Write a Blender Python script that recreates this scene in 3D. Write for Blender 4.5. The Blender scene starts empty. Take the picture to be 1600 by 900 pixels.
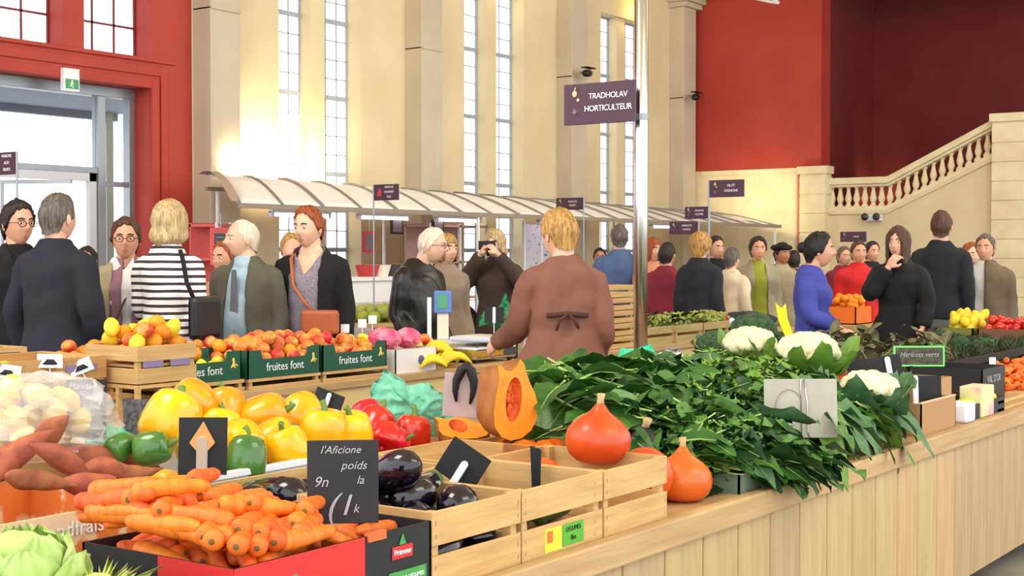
import bpy, bmesh, math, random
import numpy as np
from mathutils import Vector, Matrix, noise, Euler

PI = math.pi
scene = bpy.context.scene
COL = scene.collection

# ---------------------------------------------------------------- camera, world, lights, exposure
EYE = Vector((0.0, 0.0, 1.45))
FPX = 2200.0                                   # focal length in pixels of the 1600 wide frame
YAW = math.atan2(1550.0, FPX)                  # hall axis (+X) lies this far right of the view
PITCH = math.atan2(53.0, FPX)
FWD = Vector((math.cos(YAW) * math.cos(PITCH), math.sin(YAW) * math.cos(PITCH), -math.sin(PITCH)))
RGT = Vector((math.sin(YAW), -math.cos(YAW), 0.0))
UPV = RGT.cross(FWD)

cam_data = bpy.data.cameras.new('camera')
cam = bpy.data.objects.new('camera', cam_data)
COL.objects.link(cam)
cam.location = EYE
cam.rotation_euler = Matrix((RGT, UPV, -FWD)).transposed().to_euler()
cam_data.sensor_width = 36.0
cam_data.lens = 36.0 * FPX / 1600.0
cam_data.clip_end = 200
scene.camera = cam

world = bpy.data.worlds.new('daylight')
scene.world = world
world.use_nodes = True
wn = world.node_tree.nodes['Background']
wn.inputs[0].default_value = (0.93, 0.97, 1.0, 1)
wn.inputs[1].default_value = 3.2

scene.view_settings.view_transform = 'Standard'
scene.view_settings.look = 'None'
scene.view_settings.gamma = 1.0
scene.view_settings.exposure = -0.27
try:
    scene.view_settings.use_curve_mapping = False
except Exception:
    pass
scene.cycles.use_denoising = True
scene.cycles.max_bounces = 6
scene.cycles.sample_clamp_indirect = 4.0

def lamp(name, kind, loc, energy, color=(1, 1, 1), size=1.0, target=None, size_y=None, spot=None, blend=0.6):
    d = bpy.data.lights.new(name, kind)
    d.energy = energy
    d.color = color
    if kind == 'AREA':
        d.size = size
        if size_y:
            d.shape = 'RECTANGLE'
            d.size_y = size_y
    elif kind == 'SUN':
        d.angle = size
    else:
        d.shadow_soft_size = size
    if kind == 'SPOT' and spot:
        d.spot_size = spot
        d.spot_blend = blend
    o = bpy.data.objects.new(name, d)
    COL.objects.link(o)
    o.location = loc
    if target is not None:
        o.rotation_euler = (Vector(target) - Vector(loc)).to_track_quat('-Z', 'Y').to_euler()
    return o

# added overhead area lights, out of view, that brighten hall and counters
lamp('overhead_fill', 'AREA', (5, -3.0, 7.0), 330, (1.0, 0.94, 0.82), 5, (6.5, 5, 1), 3)
lamp('overhead_fill', 'AREA', (.5, 4.6, 6.6), 330, (1.0, 0.95, 0.86), 2.5, (4.6, 3.4, .9), 2.5)
lamp('overhead_fill', 'AREA', (13, 3.0, 7.0), 430, (1.0, 0.92, 0.78), 5, (15, 8, 1), 4)

# ---------------------------------------------------------------- picture geometry helpers
def ray(px, py):
    d = FWD + RGT * ((px - 800.0) / FPX) + UPV * ((450.0 - py) / FPX)
    return d
def pz(px, py, z):
    d = ray(px, py); k = (z - EYE.z) / d.z
    return EYE + d * k
def pY(px, py, y):
    d = ray(px, py); return EYE + d * (y / d.y)
def pX(px, py, x):
    d = ray(px, py); return EYE + d * (x / d.x)
def pD(px, py, dist):                          # point at a distance along the view axis
    d = ray(px, py); return EYE + d * dist
def xw(px, y):
    return pY(px, 397, y).x
def yx(px, x):
    return pX(px, 397, x).y
FACE_CAM = math.atan2(-FWD.y, -FWD.x) + PI / 2   # rotation about Z that turns local -Y towards the camera

# ---------------------------------------------------------------- materials
def lin(c):
    return tuple(((v / 255.0) / 12.92) if v / 255.0 <= 0.04045 else (((v / 255.0) + 0.055) / 1.055) ** 2.4 for v in c)
MATS = {}
def mat(name, rgb, rough=0.6, metal=0.0, rgb2=None, nscale=8.0, bump=0.0, bscale=30.0, stretch=(1, 1, 1),
        spec=0.5, emit=None, estr=1.0, alpha=1.0, coat=0.0, trans=0.0, sss=0.0, detail=4.0, contrast=(0.35, 0.65), ior=1.45):
    if name in MATS:
        return MATS[name]
    m = bpy.data.materials.new(name)
    m.use_nodes = True
    nt = m.node_tree; N = nt.nodes; L = nt.links
    b = N['Principled BSDF']
    c = lin(rgb)
    b.inputs['Base Color'].default_value = (*c, 1)
    b.inputs['Roughness'].default_value = rough
    b.inputs['Metallic'].default_value = metal
    b.inputs['Specular IOR Level'].default_value = spec
    b.inputs['Coat Weight'].default_value = coat
    b.inputs['Alpha'].default_value = alpha
    b.inputs['Transmission Weight'].default_value = trans
    b.inputs['IOR'].default_value = ior
    if sss:
        b.inputs['Subsurface Weight'].default_value = sss
        b.inputs['Subsurface Radius'].default_value = (0.02, 0.008, 0.004)
        b.inputs['Subsurface Scale'].default_value = 0.6
    if emit is not None:
        b.inputs['Emission Color'].default_value = (*lin(emit), 1)
        b.inputs['Emission Strength'].default_value = estr
    if rgb2 is not None or bump:
        tc = N.new('ShaderNodeTexCoord'); mp = N.new('ShaderNodeMapping')
        mp.inputs['Scale'].default_value = stretch
        L.new(tc.outputs['Object'], mp.inputs['Vector'])
    if rgb2 is not None:
        nz = N.new('ShaderNodeTexNoise'); nz.inputs['Scale'].default_value = nscale; nz.inputs['Detail'].default_value = detail
        L.new(mp.outputs['Vector'], nz.inputs['Vector'])
        cr = N.new('ShaderNodeValToRGB')
        cr.color_ramp.elements[0].position = contrast[0]; cr.color_ramp.elements[1].position = contrast[1]
        cr.color_ramp.elements[0].color = (*c, 1); cr.color_ramp.elements[1].color = (*lin(rgb2), 1)
        L.new(nz.outputs['Fac'], cr.inputs['Fac'])
        L.new(cr.outputs['Color'], b.inputs['Base Color'])
    if bump:
        nb = N.new('ShaderNodeTexNoise'); nb.inputs['Scale'].default_value = bscale; nb.inputs['Detail'].default_value = 5
        L.new(mp.outputs['Vector'], nb.inputs['Vector'])
        bp = N.new('ShaderNodeBump'); bp.inputs['Strength'].default_value = bump; bp.inputs['Distance'].default_value = 0.01
        L.new(nb.outputs['Fac'], bp.inputs['Height'])
        L.new(bp.outputs['Normal'], b.inputs['Normal'])
    MATS[name] = m
    return m

def hue_vary(m, amount=0.06, val=0.25):
    """every object of this material gets its own slight hue and brightness"""
    N = m.node_tree.nodes; L = m.node_tree.links; b = N['Principled BSDF']
    oi = N.new('ShaderNodeObjectInfo'); hs = N.new('ShaderNodeHueSaturation')
    mr = N.new('ShaderNodeMapRange'); mr.inputs['To Min'].default_value = 0.5 - amount / 2; mr.inputs['To Max'].default_value = 0.5 + amount / 2
    mv = N.new('ShaderNodeMapRange'); mv.inputs['To Min'].default_value = 1 - val; mv.inputs['To Max'].default_value = 1 + val * .5
    mu = N.new('ShaderNodeMath'); mu.operation = 'FRACT'
    mm = N.new('ShaderNodeMath'); mm.operation = 'MULTIPLY'; mm.inputs[1].default_value = 7.31
    L.new(oi.outputs['Random'], mr.inputs['Value'])
    L.new(oi.outputs['Random'], mm.inputs[0]); L.new(mm.outputs[0], mu.inputs[0]); L.new(mu.outputs[0], mv.inputs['Value'])
    L.new(mr.outputs['Result'], hs.inputs['Hue']); L.new(mv.outputs['Result'], hs.inputs['Value'])
    src = b.inputs['Base Color']
    if src.is_linked:
        L.new(src.links[0].from_socket, hs.inputs['Color'])
    else:
        hs.inputs['Color'].default_value = src.default_value
    L.new(hs.outputs['Color'], src)
    return m

def wood(name, a, b2, axis=0, rough=0.6, scale=1.0):
    s = [22 * scale] * 3; s[axis] = 1.6 * scale
    return mat(name, a, rough, rgb2=b2, nscale=1.6, stretch=tuple(s), bump=0.12, bscale=6, contrast=(0.3, 0.7))

def stripes(name, a, b2, axis, freq, duty=0.5, rough=0.8, wob=0.0):
    m = mat(name, a, rough)
    N = m.node_tree.nodes; L = m.node_tree.links
    tc = N.new('ShaderNodeTexCoord'); sp = N.new('ShaderNodeSeparateXYZ')
    L.new(tc.outputs['Object'], sp.inputs[0])
    val = sp.outputs[axis]
    if wob:
        nz = N.new('ShaderNodeTexNoise'); nz.inputs['Scale'].default_value = 5
        L.new(tc.outputs['Object'], nz.inputs['Vector'])
        ad = N.new('ShaderNodeMath'); ad.operation = 'MULTIPLY_ADD'; ad.inputs[1].default_value = wob
        L.new(nz.outputs['Fac'], ad.inputs[0]); L.new(val, ad.inputs[2]); val = ad.outputs[0]
    mu = N.new('ShaderNodeMath'); mu.operation = 'MULTIPLY'; mu.inputs[1].default_value = freq; L.new(val, mu.inputs[0])
    fr = N.new('ShaderNodeMath'); fr.operation = 'FRACT'; L.new(mu.outputs[0], fr.inputs[0])
    gt = N.new('ShaderNodeMath'); gt.operation = 'GREATER_THAN'; gt.inputs[1].default_value = duty; L.new(fr.outputs[0], gt.inputs[0])
    mx = N.new('ShaderNodeMix'); mx.data_type = 'RGBA'
    mx.inputs[6].default_value = (*lin(a), 1); mx.inputs[7].default_value = (*lin(b2), 1)
    L.new(gt.outputs[0], mx.inputs[0]); L.new(mx.outputs[2], N['Principled BSDF'].inputs['Base Color'])
    return m

# ---------------------------------------------------------------- mesh builder
class MB:
    def __init__(s):
        s.v = []; s.f = []; s.m = []; s.cur = 0
    def _add(s, vs, fs):
        o = len(s.v); s.v += [tuple(p) for p in vs]
        s.f += [tuple(i + o for i in f) for f in fs]; s.m += [s.cur] * len(fs)
        return s
    def box(s, x0, x1, y0, y1, z0, z1, M=None):
        vs = [Vector(p) for p in ((x0, y0, z0), (x1, y0, z0), (x1, y1, z0), (x0, y1, z0), (x0, y0, z1), (x1, y0, z1), (x1, y1, z1), (x0, y1, z1))]
        if M is not None: vs = [M @ p for p in vs]
        return s._add(vs, [(0, 3, 2, 1), (4, 5, 6, 7), (0, 1, 5, 4), (1, 2, 6, 5), (2, 3, 7, 6), (3, 0, 4, 7)])
    def prism(s, pts, a0, a1, axis='y'):
        """outline pts (2D) extruded along axis from a0 to a1"""
        n = len(pts)
        def P(p, a):
            return (p[0], a, p[1]) if axis == 'y' else ((a, p[0], p[1]) if axis == 'x' else (p[0], p[1], a))
        vs = [P(p, a0) for p in pts] + [P(p, a1) for p in pts]
        fs = [tuple(range(n)), tuple(reversed(range(n, 2 * n)))] + [(i, i + n, (i + 1) % n + n, (i + 1) % n) for i in range(n)]
        return s._add(vs, fs)
    def lathe(s, prof, seg=24, M=None, rf=None):
        """profile [(r, z)] turned about Z; rf(angle, r, z) may modulate the radius"""
        vs = []
        for (r, z) in prof:
            for k in range(seg):
                a = 2 * PI * k / seg
                rr = rf(a, r, z) if rf else r
                vs.append(Vector((rr * math.cos(a), rr * math.sin(a), z)))
        fs = []
        for j in range(len(prof) - 1):
            for k in range(seg):
                k2 = (k + 1) % seg
                fs.append((j * seg + k, j * seg + k2, (j + 1) * seg + k2, (j + 1) * seg + k))
        n = len(prof)
        fs.append(tuple(reversed(range(seg)))); fs.append(tuple((n - 1) * seg + k for k in range(seg)))
        if M is not None: vs = [M @ p for p in vs]
        return s._add(vs, fs)
    def tube(s, pts, rad, seg=10, cap=True, squash=1.0, up=None):
        pts = [Vector(p) for p in pts]; n = len(pts)
        if not hasattr(rad, '__len__'): rad = [rad] * n
        vs = []; fs = []; ref = Vector(up) if up else None
        for i, p in enumerate(pts):
            t = (pts[min(i + 1, n - 1)] - pts[max(i - 1, 0)])
            t = t.normalized() if t.length > 1e-9 else Vector((0, 0, 1))
            if ref is None:
                ref = Vector((0, 0, 1)) if abs(t.z) < 0.9 else Vector((1, 0, 0))
            a = (ref - t * ref.dot(t)).normalized(); b = t.cross(a)
            if up is None: ref = a
            for k in range(seg):
                w = 2 * PI * k / seg
                vs.append(p + (a * math.cos(w) * squash + b * math.sin(w)) * rad[i])
        for j in range(n - 1):
            for k in range(seg):
                k2 = (k + 1) % seg
                fs.append((j * seg + k, j * seg + k2, (j + 1) * seg + k2, (j + 1) * seg + k))
        if cap:
            fs.append(tuple(reversed(range(seg)))); fs.append(tuple((n - 1) * seg + k for k in range(seg)))
        return s._add(vs, fs)
    def ell(s, c, r, seg=16, rings=10, fn=None, M=None):
        c = Vector(c); r = (r, r, r) if not hasattr(r, '__len__') else r
        vs = []; fs = []
        for j in range(rings + 1):
            th = PI * j / rings
            for k in range(seg):
                a = 2 * PI * k / seg
                d = Vector((math.sin(th) * math.cos(a), math.sin(th) * math.sin(a), math.cos(th)))
                p = Vector((d.x * r[0], d.y * r[1], d.z * r[2]))
                if fn: p = fn(d, p)
                if M is not None: p = M @ p
                vs.append(c + p)
        for j in range(rings):
            for k in range(seg):
                k2 = (k + 1) % seg
                fs.append((j * seg + k, (j + 1) * seg + k, (j + 1) * seg + k2, j * seg + k2))
        return s._add(vs, fs)
    def grid(s, nx, ny, fn, flip=False):
        vs = [Vector(fn(i / nx, j / ny)) for j in range(ny + 1) for i in range(nx + 1)]
        fs = [(j * (nx + 1) + i, j * (nx + 1) + i + 1, (j + 1) * (nx + 1) + i + 1, (j + 1) * (nx + 1) + i) for j in range(ny) for i in range(nx)]
        if flip: fs = [tuple(reversed(f)) for f in fs]
        return s._add(vs, fs)
    def mesh(s, name, mats, smooth=False, merge=0.0):
        me = bpy.data.meshes.new(name)
        me.from_pydata(s.v, [], s.f)
        for m in (mats if isinstance(mats, (list, tuple)) else [mats]):
            me.materials.append(m)
        me.polygons.foreach_set('material_index', s.m)
        if merge:
            bm = bmesh.new(); bm.from_mesh(me)
            bmesh.ops.remove_doubles(bm, verts=bm.verts, dist=merge)
            bm.to_mesh(me); bm.free()
        if smooth:
            me.polygons.foreach_set('use_smooth', [True] * len(me.polygons))
        me.update()
        return me
    def build(s, name, mats, parent=None, smooth=False, bevel=0.0, loc=None, rot=None, auto=False, merge=0.0):
        o = bpy.data.objects.new(name, s.mesh(name, mats, smooth, merge))
        COL.objects.link(o)
        if parent is not None: o.parent = parent
        if loc is not None: o.location = loc
        if rot is not None: o.rotation_euler = rot if hasattr(rot, '__len__') else (0, 0, rot)
        if bevel:
            b = o.modifiers.new('bevel', 'BEVEL'); b.width = bevel; b.segments = 2; b.limit_method = 'ANGLE'
        return o

def tag(o, label=None, cat=None, group=None, kind=None):
    if label: o['label'] = label
    if cat: o['category'] = cat
    if group: o['group'] = group
    if kind: o['kind'] = kind
    return o
def thing(name, label, cat, loc=(0, 0, 0), rot=0, group=None):
    o = bpy.data.objects.new(name, None); COL.objects.link(o)
    o.empty_display_size = 0.1
    o.location = loc
    o.rotation_euler = rot if hasattr(rot, '__len__') else (0, 0, rot)
    return tag(o, label, cat, group)
def struct(o):
    o['kind'] = 'structure'; return o
def copy_tree(o, loc=None, rot=None, label=None, group=None, parent=None, scale=None):
    c = o.copy(); COL.objects.link(c)
    if parent is not None: c.parent = parent
    if loc is not None: c.location = loc
    if rot is not None: c.rotation_euler = rot if hasattr(rot, '__len__') else (0, 0, rot)
    if scale is not None: c.scale = (scale,) * 3 if not hasattr(scale, '__len__') else scale
    if label: c['label'] = label
    if group: c['group'] = group
    for ch in KIDS.get(o.name, ()) or [k for k in o.children]:
        copy_tree(ch, parent=c)
    return c
KIDS = {}
def text(parent, s, size, loc, rot, m, name='lettering', align='CENTER', shear=0.0, extrude=0.0008, spacing=1.0):
    cu = bpy.data.curves.new(name, 'FONT'); cu.body = s; cu.size = size; cu.align_x = align; cu.align_y = 'CENTER'
    cu.extrude = extrude; cu.shear = shear; cu.space_character = spacing; cu.resolution_u = 3
    o = bpy.data.objects.new(name, cu); COL.objects.link(o)
    dg = bpy.context.evaluated_depsgraph_get()
    me = bpy.data.meshes.new_from_object(o.evaluated_get(dg))
    bpy.data.objects.remove(o, do_unlink=True)
    me.materials.clear(); me.materials.append(m)
    o = bpy.data.objects.new(name, me); COL.objects.link(o)
    o.parent = parent; o.location = loc; o.rotation_euler = rot
    return o
UPRIGHT = (PI / 2, 0, 0)        # text standing in the local XZ plane, read from -Y

# ---------------------------------------------------------------- shared materials
M_cream = mat('cream_plaster', (222, 206, 168), 0.85, rgb2=(214, 196, 156), nscale=1.5, bump=0.05)
M_stone = mat('pale_stone', (236, 222, 186), 0.8, rgb2=(222, 205, 165), nscale=3, bump=0.08)
M_greyc = mat('grey_cream_plaster', (200, 188, 164), 0.85, rgb2=(190, 177, 152), nscale=1.5)
M_red = mat('red_paint', (178, 62, 46), 0.6, rgb2=(170, 56, 42), nscale=2)
M_redshade = mat('shaded_red_paint', (112, 34, 34), 0.8, rgb2=(104, 30, 30), nscale=2)  # the red paint again, with the recess shade put into its colour
M_floor = mat('grey_concrete', (150, 142, 128), 0.7, rgb2=(120, 114, 104), nscale=3, bump=0.1)
M_alu = mat('grey_aluminium', (150, 155, 160), 0.4, 0.6)
M_steel = mat('brushed_steel', (205, 203, 198), 0.22, 1.0)
M_winframe = mat('pale_window_bars', (158, 166, 178), 0.5)
M_redbar = mat('dark_red_window_bars', (120, 35, 40), 0.5)
M_glass = mat('window_glass', (255, 255, 255), 0.0, trans=1.0, ior=1.01, spec=0.2)
M_pine = wood('pine_boards', (184, 154, 106), (166, 136, 90), 2)
M_pineL = wood('pine_rail', (198, 164, 116), (176, 140, 94), 0)
M_ply = wood('crate_poplar', (214, 176, 116), (186, 144, 88), 0, scale=1.2)
M_plyY = wood('crate_poplar_side', (206, 168, 110), (182, 142, 88), 1, scale=1.2)
M_black = mat('black_card', (18, 17, 20), 0.6)
M_white = mat('white_plastic', (238, 238, 240), 0.45)
M_plum = mat('plum_sign_board', (72, 44, 60), 0.5)
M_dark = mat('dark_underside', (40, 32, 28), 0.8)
# ================================================================ the hall
YP, YW, YG = 10.80, 11.06, 11.28     # pilaster face, wall face, glazing plane
XE = 20.65                            # end wall
HT = 7.4
struct(MB().box(-3, 23.4, -6, 14, -0.2, 0).build('floor', M_floor))

struct(MB().box(-3, 23.4, -6, 11.5, HT, HT + .2).build('ceiling', M_stone))
# long window wall with its openings
mb = MB()
x_red = 9.98
WIN = [11.92, 15.30, 18.68]           # window axes
W0 = 0.68
openings = [(c - W0, c + W0, 0.62, 5.06) for c in WIN]
xs = x_red
for (a, b, z0, z1) in openings:
    mb.box(xs, a, YW, YW + 0.25, 0, HT)
    mb.box(a, b, YW, YW + 0.25, 0, z0); mb.box(a, b, YW, YW + 0.25, z1, HT)
    mb.box((a + b) / 2 - .12, (a + b) / 2 + .12, YW + 0.06, YW + 0.25, z0, z1)
    xs = b
mb.box(xs, XE + .4, YW, YW + 0.25, 0, HT)
struct(mb.build('wall_back', M_cream))
# red bay with door and upper windows
mb = MB()
mb.box(9.43, x_red, YW, YW + .25, 0, HT)
mb.box(5.9, 9.43, YW, YW + .25, 3.1, 3.40); mb.box(5.9, 9.43, YW, YW + .25, 5.0, HT)
mb.box(8.40, 8.64, YW, YW + .25, 3.4, 5.0)
mb.box(2.0, 5.9, YW, YW + .25, 0, HT)
struct(mb.build('wall_left', M_red))
mb = MB()                                # stepped red architrave round the door
for k, (off, th) in enumerate(((.0, .035), (.13, .02))):
    mb.box(9.43 + off, 9.43 + off + .09, YW - th, YW, 0, 3.1 + off + .09)
    mb.box(5.9, 9.43 + off, YW - th, YW, 3.1 + off, 3.1 + off + .09)
mb.box(5.9, 9.75, YW - .03, YW, 3.36, 3.40)
struct(mb.build('trim_1', M_red, bevel=0.006))
# pilasters
for i, x in enumerate((10.0, 13.42, 16.80, 20.12)):
    mb = MB()
    mb.box(x, x + .41, YP, YW, 0, 5.42)
    mb.box(x - .03, x + .44, YP - .05, YW, 0, .5)
    mb.box(x + .41, x + .47, YP + .12, YW, 0, 5.42)
    mb.box(x - .05, x + .52, YP - .06, YW, 5.42, 5.50); mb.box(x - .09, x + .56, YP - .12, YW, 5.50, 5.60)
    mb.box(x, x + .41, YP - .02, YW, 3.95, 3.98)
    struct(mb.build('trim_%d' % (2 + i), M_greyc, bevel=0.008))
# cornice on top of the bays, returning at the corner
mb = MB()
mb.box(x_red, XE, YW - .30, YW, 5.60, 5.74); mb.box(x_red, XE, YW - .42, YW, 5.74, 5.86)
mb.box(XE - .75, XE, YP - .75, YW, 5.60, 5.72); mb.box(XE - .95, XE, YP - 1.0, YW, 5.72, 5.86)
struct(mb.build('trim_6', M_stone, bevel=0.01))

wn_ = 0
def glazing(x0, x1, z0, z1, cols, rows_z, m, bar=0.013, y=YG, heavy=()):
    global wn_
    wn_ += 1
    w = thing('window_%d' % wn_, None, None, (x0, y, z0)); struct(w)
    W, H = x1 - x0, z1 - z0
    mb = MB()
    for (a, b) in ((0, .018), (W - .018, W)): mb.box(a, b, -.012, .012, 0, H)
    for (a, b) in ((0, .03), (H - .03, H)): mb.box(0, W, -.012, .012, a, b)
    for k in range(1, cols): mb.box(W * k / cols - bar / 2, W * k / cols + bar / 2, -.006, .006, 0, H)
    for z in rows_z:
        mb.box(0, W, -.006, .006, z - z0 - bar / 2, z - z0 + bar / 2)
    for z in heavy: mb.box(0, W, -.02, .012, z - z0 - .026, z - z0 + .026)
    mb.build('window_frame', m, w)
    MB().box(.01, W - .01, .016, .020, .01, H - .01).build('pane', M_glass, w)
    return w
for i, c in enumerate(WIN):
    hv = [1.50, 2.39, 3.28, 4.17]
    edges = [0.62] + hv + [5.06]
    rows = []
    for a, b in zip(edges[:-1], edges[1:]):
        n = 4
        rows += [a + (b - a) * k / n for k in range(1, n)]
    nc = 3 if i == 0 else 2
    glazing(c - W0, c - .12, .62, 5.06, nc, rows, M_winframe, heavy=hv)
    glazing(c + .12, c + W0, .62, 5.06, nc, rows, M_winframe, heavy=hv)
for (a, b, nc) in ((5.9, 7.1, 4), (7.2, 8.40, 4), (8.64, 9.43, 3)):
    glazing(a, b, 3.40, 5.0, nc, [3.40 + .31 * k for k in range(1, 6)], M_redbar, bar=.022)
MB().box(7.1, 7.2, YW, YW + .4, 3.4, 5.0).build('trim_7', M_red)['kind'] = 'structure'

# glazed entrance
d = struct(thing('door_1', None, None, (0, 11.33, 0)))
mb = MB()
for (a, b) in ((9.36, 9.43), (8.98, 9.07), (7.52, 7.60), (5.9, 5.98)): mb.box(a, b, -.04, .06, 0, 3.1)
mb.box(5.9, 9.43, -.05, .07, 3.0, 3.1); mb.box(5.9, 9.43, -.04, .05, 0, .06)
mb.box(9.07, 9.36, -.03, .04, 2.12, 2.17); mb.box(7.6, 8.98, -.03, .04, 2.24, 2.30)
mb.build('door_frame', M_alu, d, bevel=.004)
M_whiteframe = mat('white_door_leaf', (205, 208, 212), 0.4)
mb = MB()
for (a, b) in ((7.62, 7.70), (8.88, 8.96)): mb.box(a, b, -.03, .03, .06, 2.24)
mb.box(7.62, 8.96, -.03, .03, 2.16, 2.24); mb.box(7.62, 8.96, -.03, .03, .06, .18); mb.box(7.62, 8.96, -.03, .03, 1.0, 1.05)
lf = mb.build('door_leaf', M_whiteframe, d)
MB().tube([(8.84, -.08, .9), (8.84, -.08, 1.4)], .014).tube([(8.84, -.08, .95), (8.84, 0, .95)], .01).tube([(8.84, -.08, 1.35), (8.84, 0, 1.35)], .01).build('door_handle', M_steel, lf, smooth=True)
MB().box(9.06, 9.37, .0, .005, .06, 3.0).box(7.6, 8.98, .0, .005, .06, 3.0).box(5.98, 7.52, 0, .005, .06, 3.0).build('pane', M_glass, d)
# outside the door: a pale forecourt, an eave and a low white building
struct(MB().box(-2, 26, 11.5, 60, -.25, -.02).build('floor_2', mat('forecourt_paving', (226, 226, 224), 0.9)))
o = thing('entrance_porch', 'blue-grey porch roof outside the glazed entrance', 'porch', (9.5, 11.6, 0))
MB().box(-4.5, 1.2, .2, 1.6, 3.06, 3.2).build('roof_slab', mat('blue_grey_eave', (128, 142, 165), .7), o)
MB().box(-4.5, 1.2, 1.5, 1.6, 2.98, 3.2).build('fascia', mat('blue_grey_eave', (128, 142, 165), .7), o)
for x in (-4.3, 1.0): MB().box(x - .05, x + .05, 1.4, 1.5, 0, 3.06).build('post', M_alu, o)

# ---- end wall: cream base, red above, recess and stair on the right
yc = yx(1282, XE)                    # corner of the red wall
zb = 2.80
struct(MB().box(XE, XE + .35, yc, YW, 0, zb).box(XE - .02, XE, yc + .1, YW - .3, zb - .07, zb).build('wall_right', M_stone))
struct(MB().box(XE, XE + .35, yc, YW + .4, zb, HT).build('wall_right_upper', M_red))
struct(MB().box(XE + .35, XE + 2.5, yc, yc + .3, 0, HT).build('wall_recess_side', M_redshade))
struct(MB().box(XE + 2.2, XE + 2.5, 1.0, yc, 0, HT).build('wall_recess_back', M_redshade))
struct(MB().box(XE - .3, XE + 2.5, 0.5, yc + .0, 5.9, 6.05).box(XE - .4, XE - .1, .5, yc, 5.55, 5.9).build('recess_shade_slab', M_redshade))  # unseen slab and beam, added to keep the recess dark
# pier with coursed joints
def pier(name, y0, y1, x0, x1, z1, n):
    mb = MB()
    mb.box(x0, x1, y0, y1, 0, z1)
    h = (z1 - .15) / n
    for k in range(n):
        mb.box(x0 - .018, x0, y0 - .0, y1 + .0, k * h + .012, (k + 1) * h - .012)
        mb.box(x0 - .005, x1, y0 - .016, y0, k * h + .012, (k + 1) * h - .012)
    mb.box(x0 - .05, x1, y0 - .04, y1 + .03, z1 - .12, z1)
    return struct(mb.build(name, M_stone, bevel=.006))
pier('trim_8', yx(1290, XE - .12) , yx(1249, XE - .12), XE - .12, XE + .1, zb + .01, 9)
y_f = yx(1387, XE); y_p = yx(1553, XE)
z_f = 2.62; z_t = 3.40
pier('trim_9', y_p - .95, y_p, XE - .14, XE + .4, z_t + .06, 12)
y_l = yx(1290, XE)
# wall below the balustrade
mb = MB()
mb.prism([(y_l, 0), (y_l, z_f - .52), (y_f, z_f - .52), (y_p, z_t - .56), (y_p, 0)], XE, XE + .3, 'x')
mb.prism([(y_l, z_f - .56), (y_l, z_f - .50), (y_f, z_f - .50), (y_p, z_t - .54), (y_p, z_t - .60), (y_f, z_f - .56)], XE - .04, XE, 'x')
mb.box(XE, XE + .3, -1.5, y_p - .9, 0, 3.5)
struct(mb.build('wall_stair', M_cream))
# stair flight behind the balustrade
mb = MB()
n = 10
for k in range(n):
    ya = y_f - (y_f - y_p) * k / n; yb = y_f - (y_f - y_p) * (k + 1) / n
    mb.box(XE + .3, XE + 1.6, yb, ya, 0, z_f - .55 + (z_t - z_f) * (k + 1) / n)
mb.box(XE + .3, XE + 2.2, y_f, yc, 0, z_f - .55)
mb.box(XE + .3, XE + 2.2, 1.0, y_p, 0, z_t - .55)
struct(mb.build('floor_stair', M_stone))
# balustrade
bal = thing('stone_balustrade', 'pale stone balustrade climbing the stair in front of the shaded red wall', 'balustrade', (XE, y_l, 0))
def sl(y):                             # offset of the rail above its level run
    return 0 if y >= y_f else (z_t - z_f) * (y_f - y) / (y_f - y_p)
mb = MB()
mb.prism([(y_l - y_l, z_f - .10), (0, z_f), (y_f - y_l, z_f), (y_p - y_l, z_t), (y_p - y_l, z_t - .10), (y_f - y_l, z_f - .10)], -.05, .27, 'x')
mb.prism([(0, z_f - .14), (0, z_f - .10), (y_f - y_l, z_f - .10), (y_p - y_l, z_t - .10), (y_p - y_l, z_t - .14), (y_f - y_l, z_f - .14)], 0, .22, 'x')
mb.build('handrail', M_stone, bal, bevel=.008)
MB().prism([(0, z_f - .52), (0, z_f - .44), (y_f - y_l, z_f - .44), (y_p - y_l, z_t - .48), (y_p - y_l, z_t - .56), (y_f - y_l, z_f - .52)], -.02, .25, 'x').build('plinth', M_stone, bal)
prof = [(.045, 0), (.045, .03), (.028, .045), (.05, .10), (.052, .13), (.035, .20), (.025, .26), (.028, .28), (.042, .29), (.042, .31)]
bme = MB().lathe(prof, 12).box(-.045, .045, -.045, .045, -.04, .01).mesh('baluster', M_stone)
y = y_l - .06; k = 0
while y > y_p + .05:
    b = bpy.data.objects.new('baluster', bme); COL.objects.link(b); b.parent = bal
    b.location = (.11, y - y_l, z_f - .44 + sl(y)); b.scale = (1.0, 1.0, 1.0)
    y -= .132
# ---- fittings
def cctv(px, py, xx=None, yy=None, lab=''):
    p = pY(px, py, yy) if yy else pX(px, py, xx)
    c = thing('security_camera', lab, 'camera', p)
    MB().tube([(-.02, 0, 0), (-.20, -.05, -.02)], .05, 12).build('camera_body', mat('black_housing', (20, 20, 22), .4), c, smooth=True)
    MB().box(-.24, .0, -.10, .0, .055, .07).build('sunshield', mat('black_housing', (20, 20, 22), .4), c)
    MB().tube([(-.02, 0, 0), (.06, .10, .04), (.06, .18, .04)], .02, 8).build('bracket', M_alu, c)
cctv(922, 115, yy=YP - .20, lab='black security camera on the pilaster above the big plum sign')
cctv(1090, 152, yy=YP - .20, lab='black security camera on the pilaster beside the red end wall')
e = thing('exit_sign', 'small green and white emergency exit sign above the glazed entrance', 'sign', pY(110, 124, 11.0))
MB().box(-.09, .09, -.02, .03, -.11, .10).build('housing', M_white, e, bevel=.004)
MB().box(-.07, .075, -.024, -.02, -.09, .0).build('green_panel', mat('exit_green', (60, 140, 90), .4, emit=(60, 150, 90), estr=.3), e)
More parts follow.
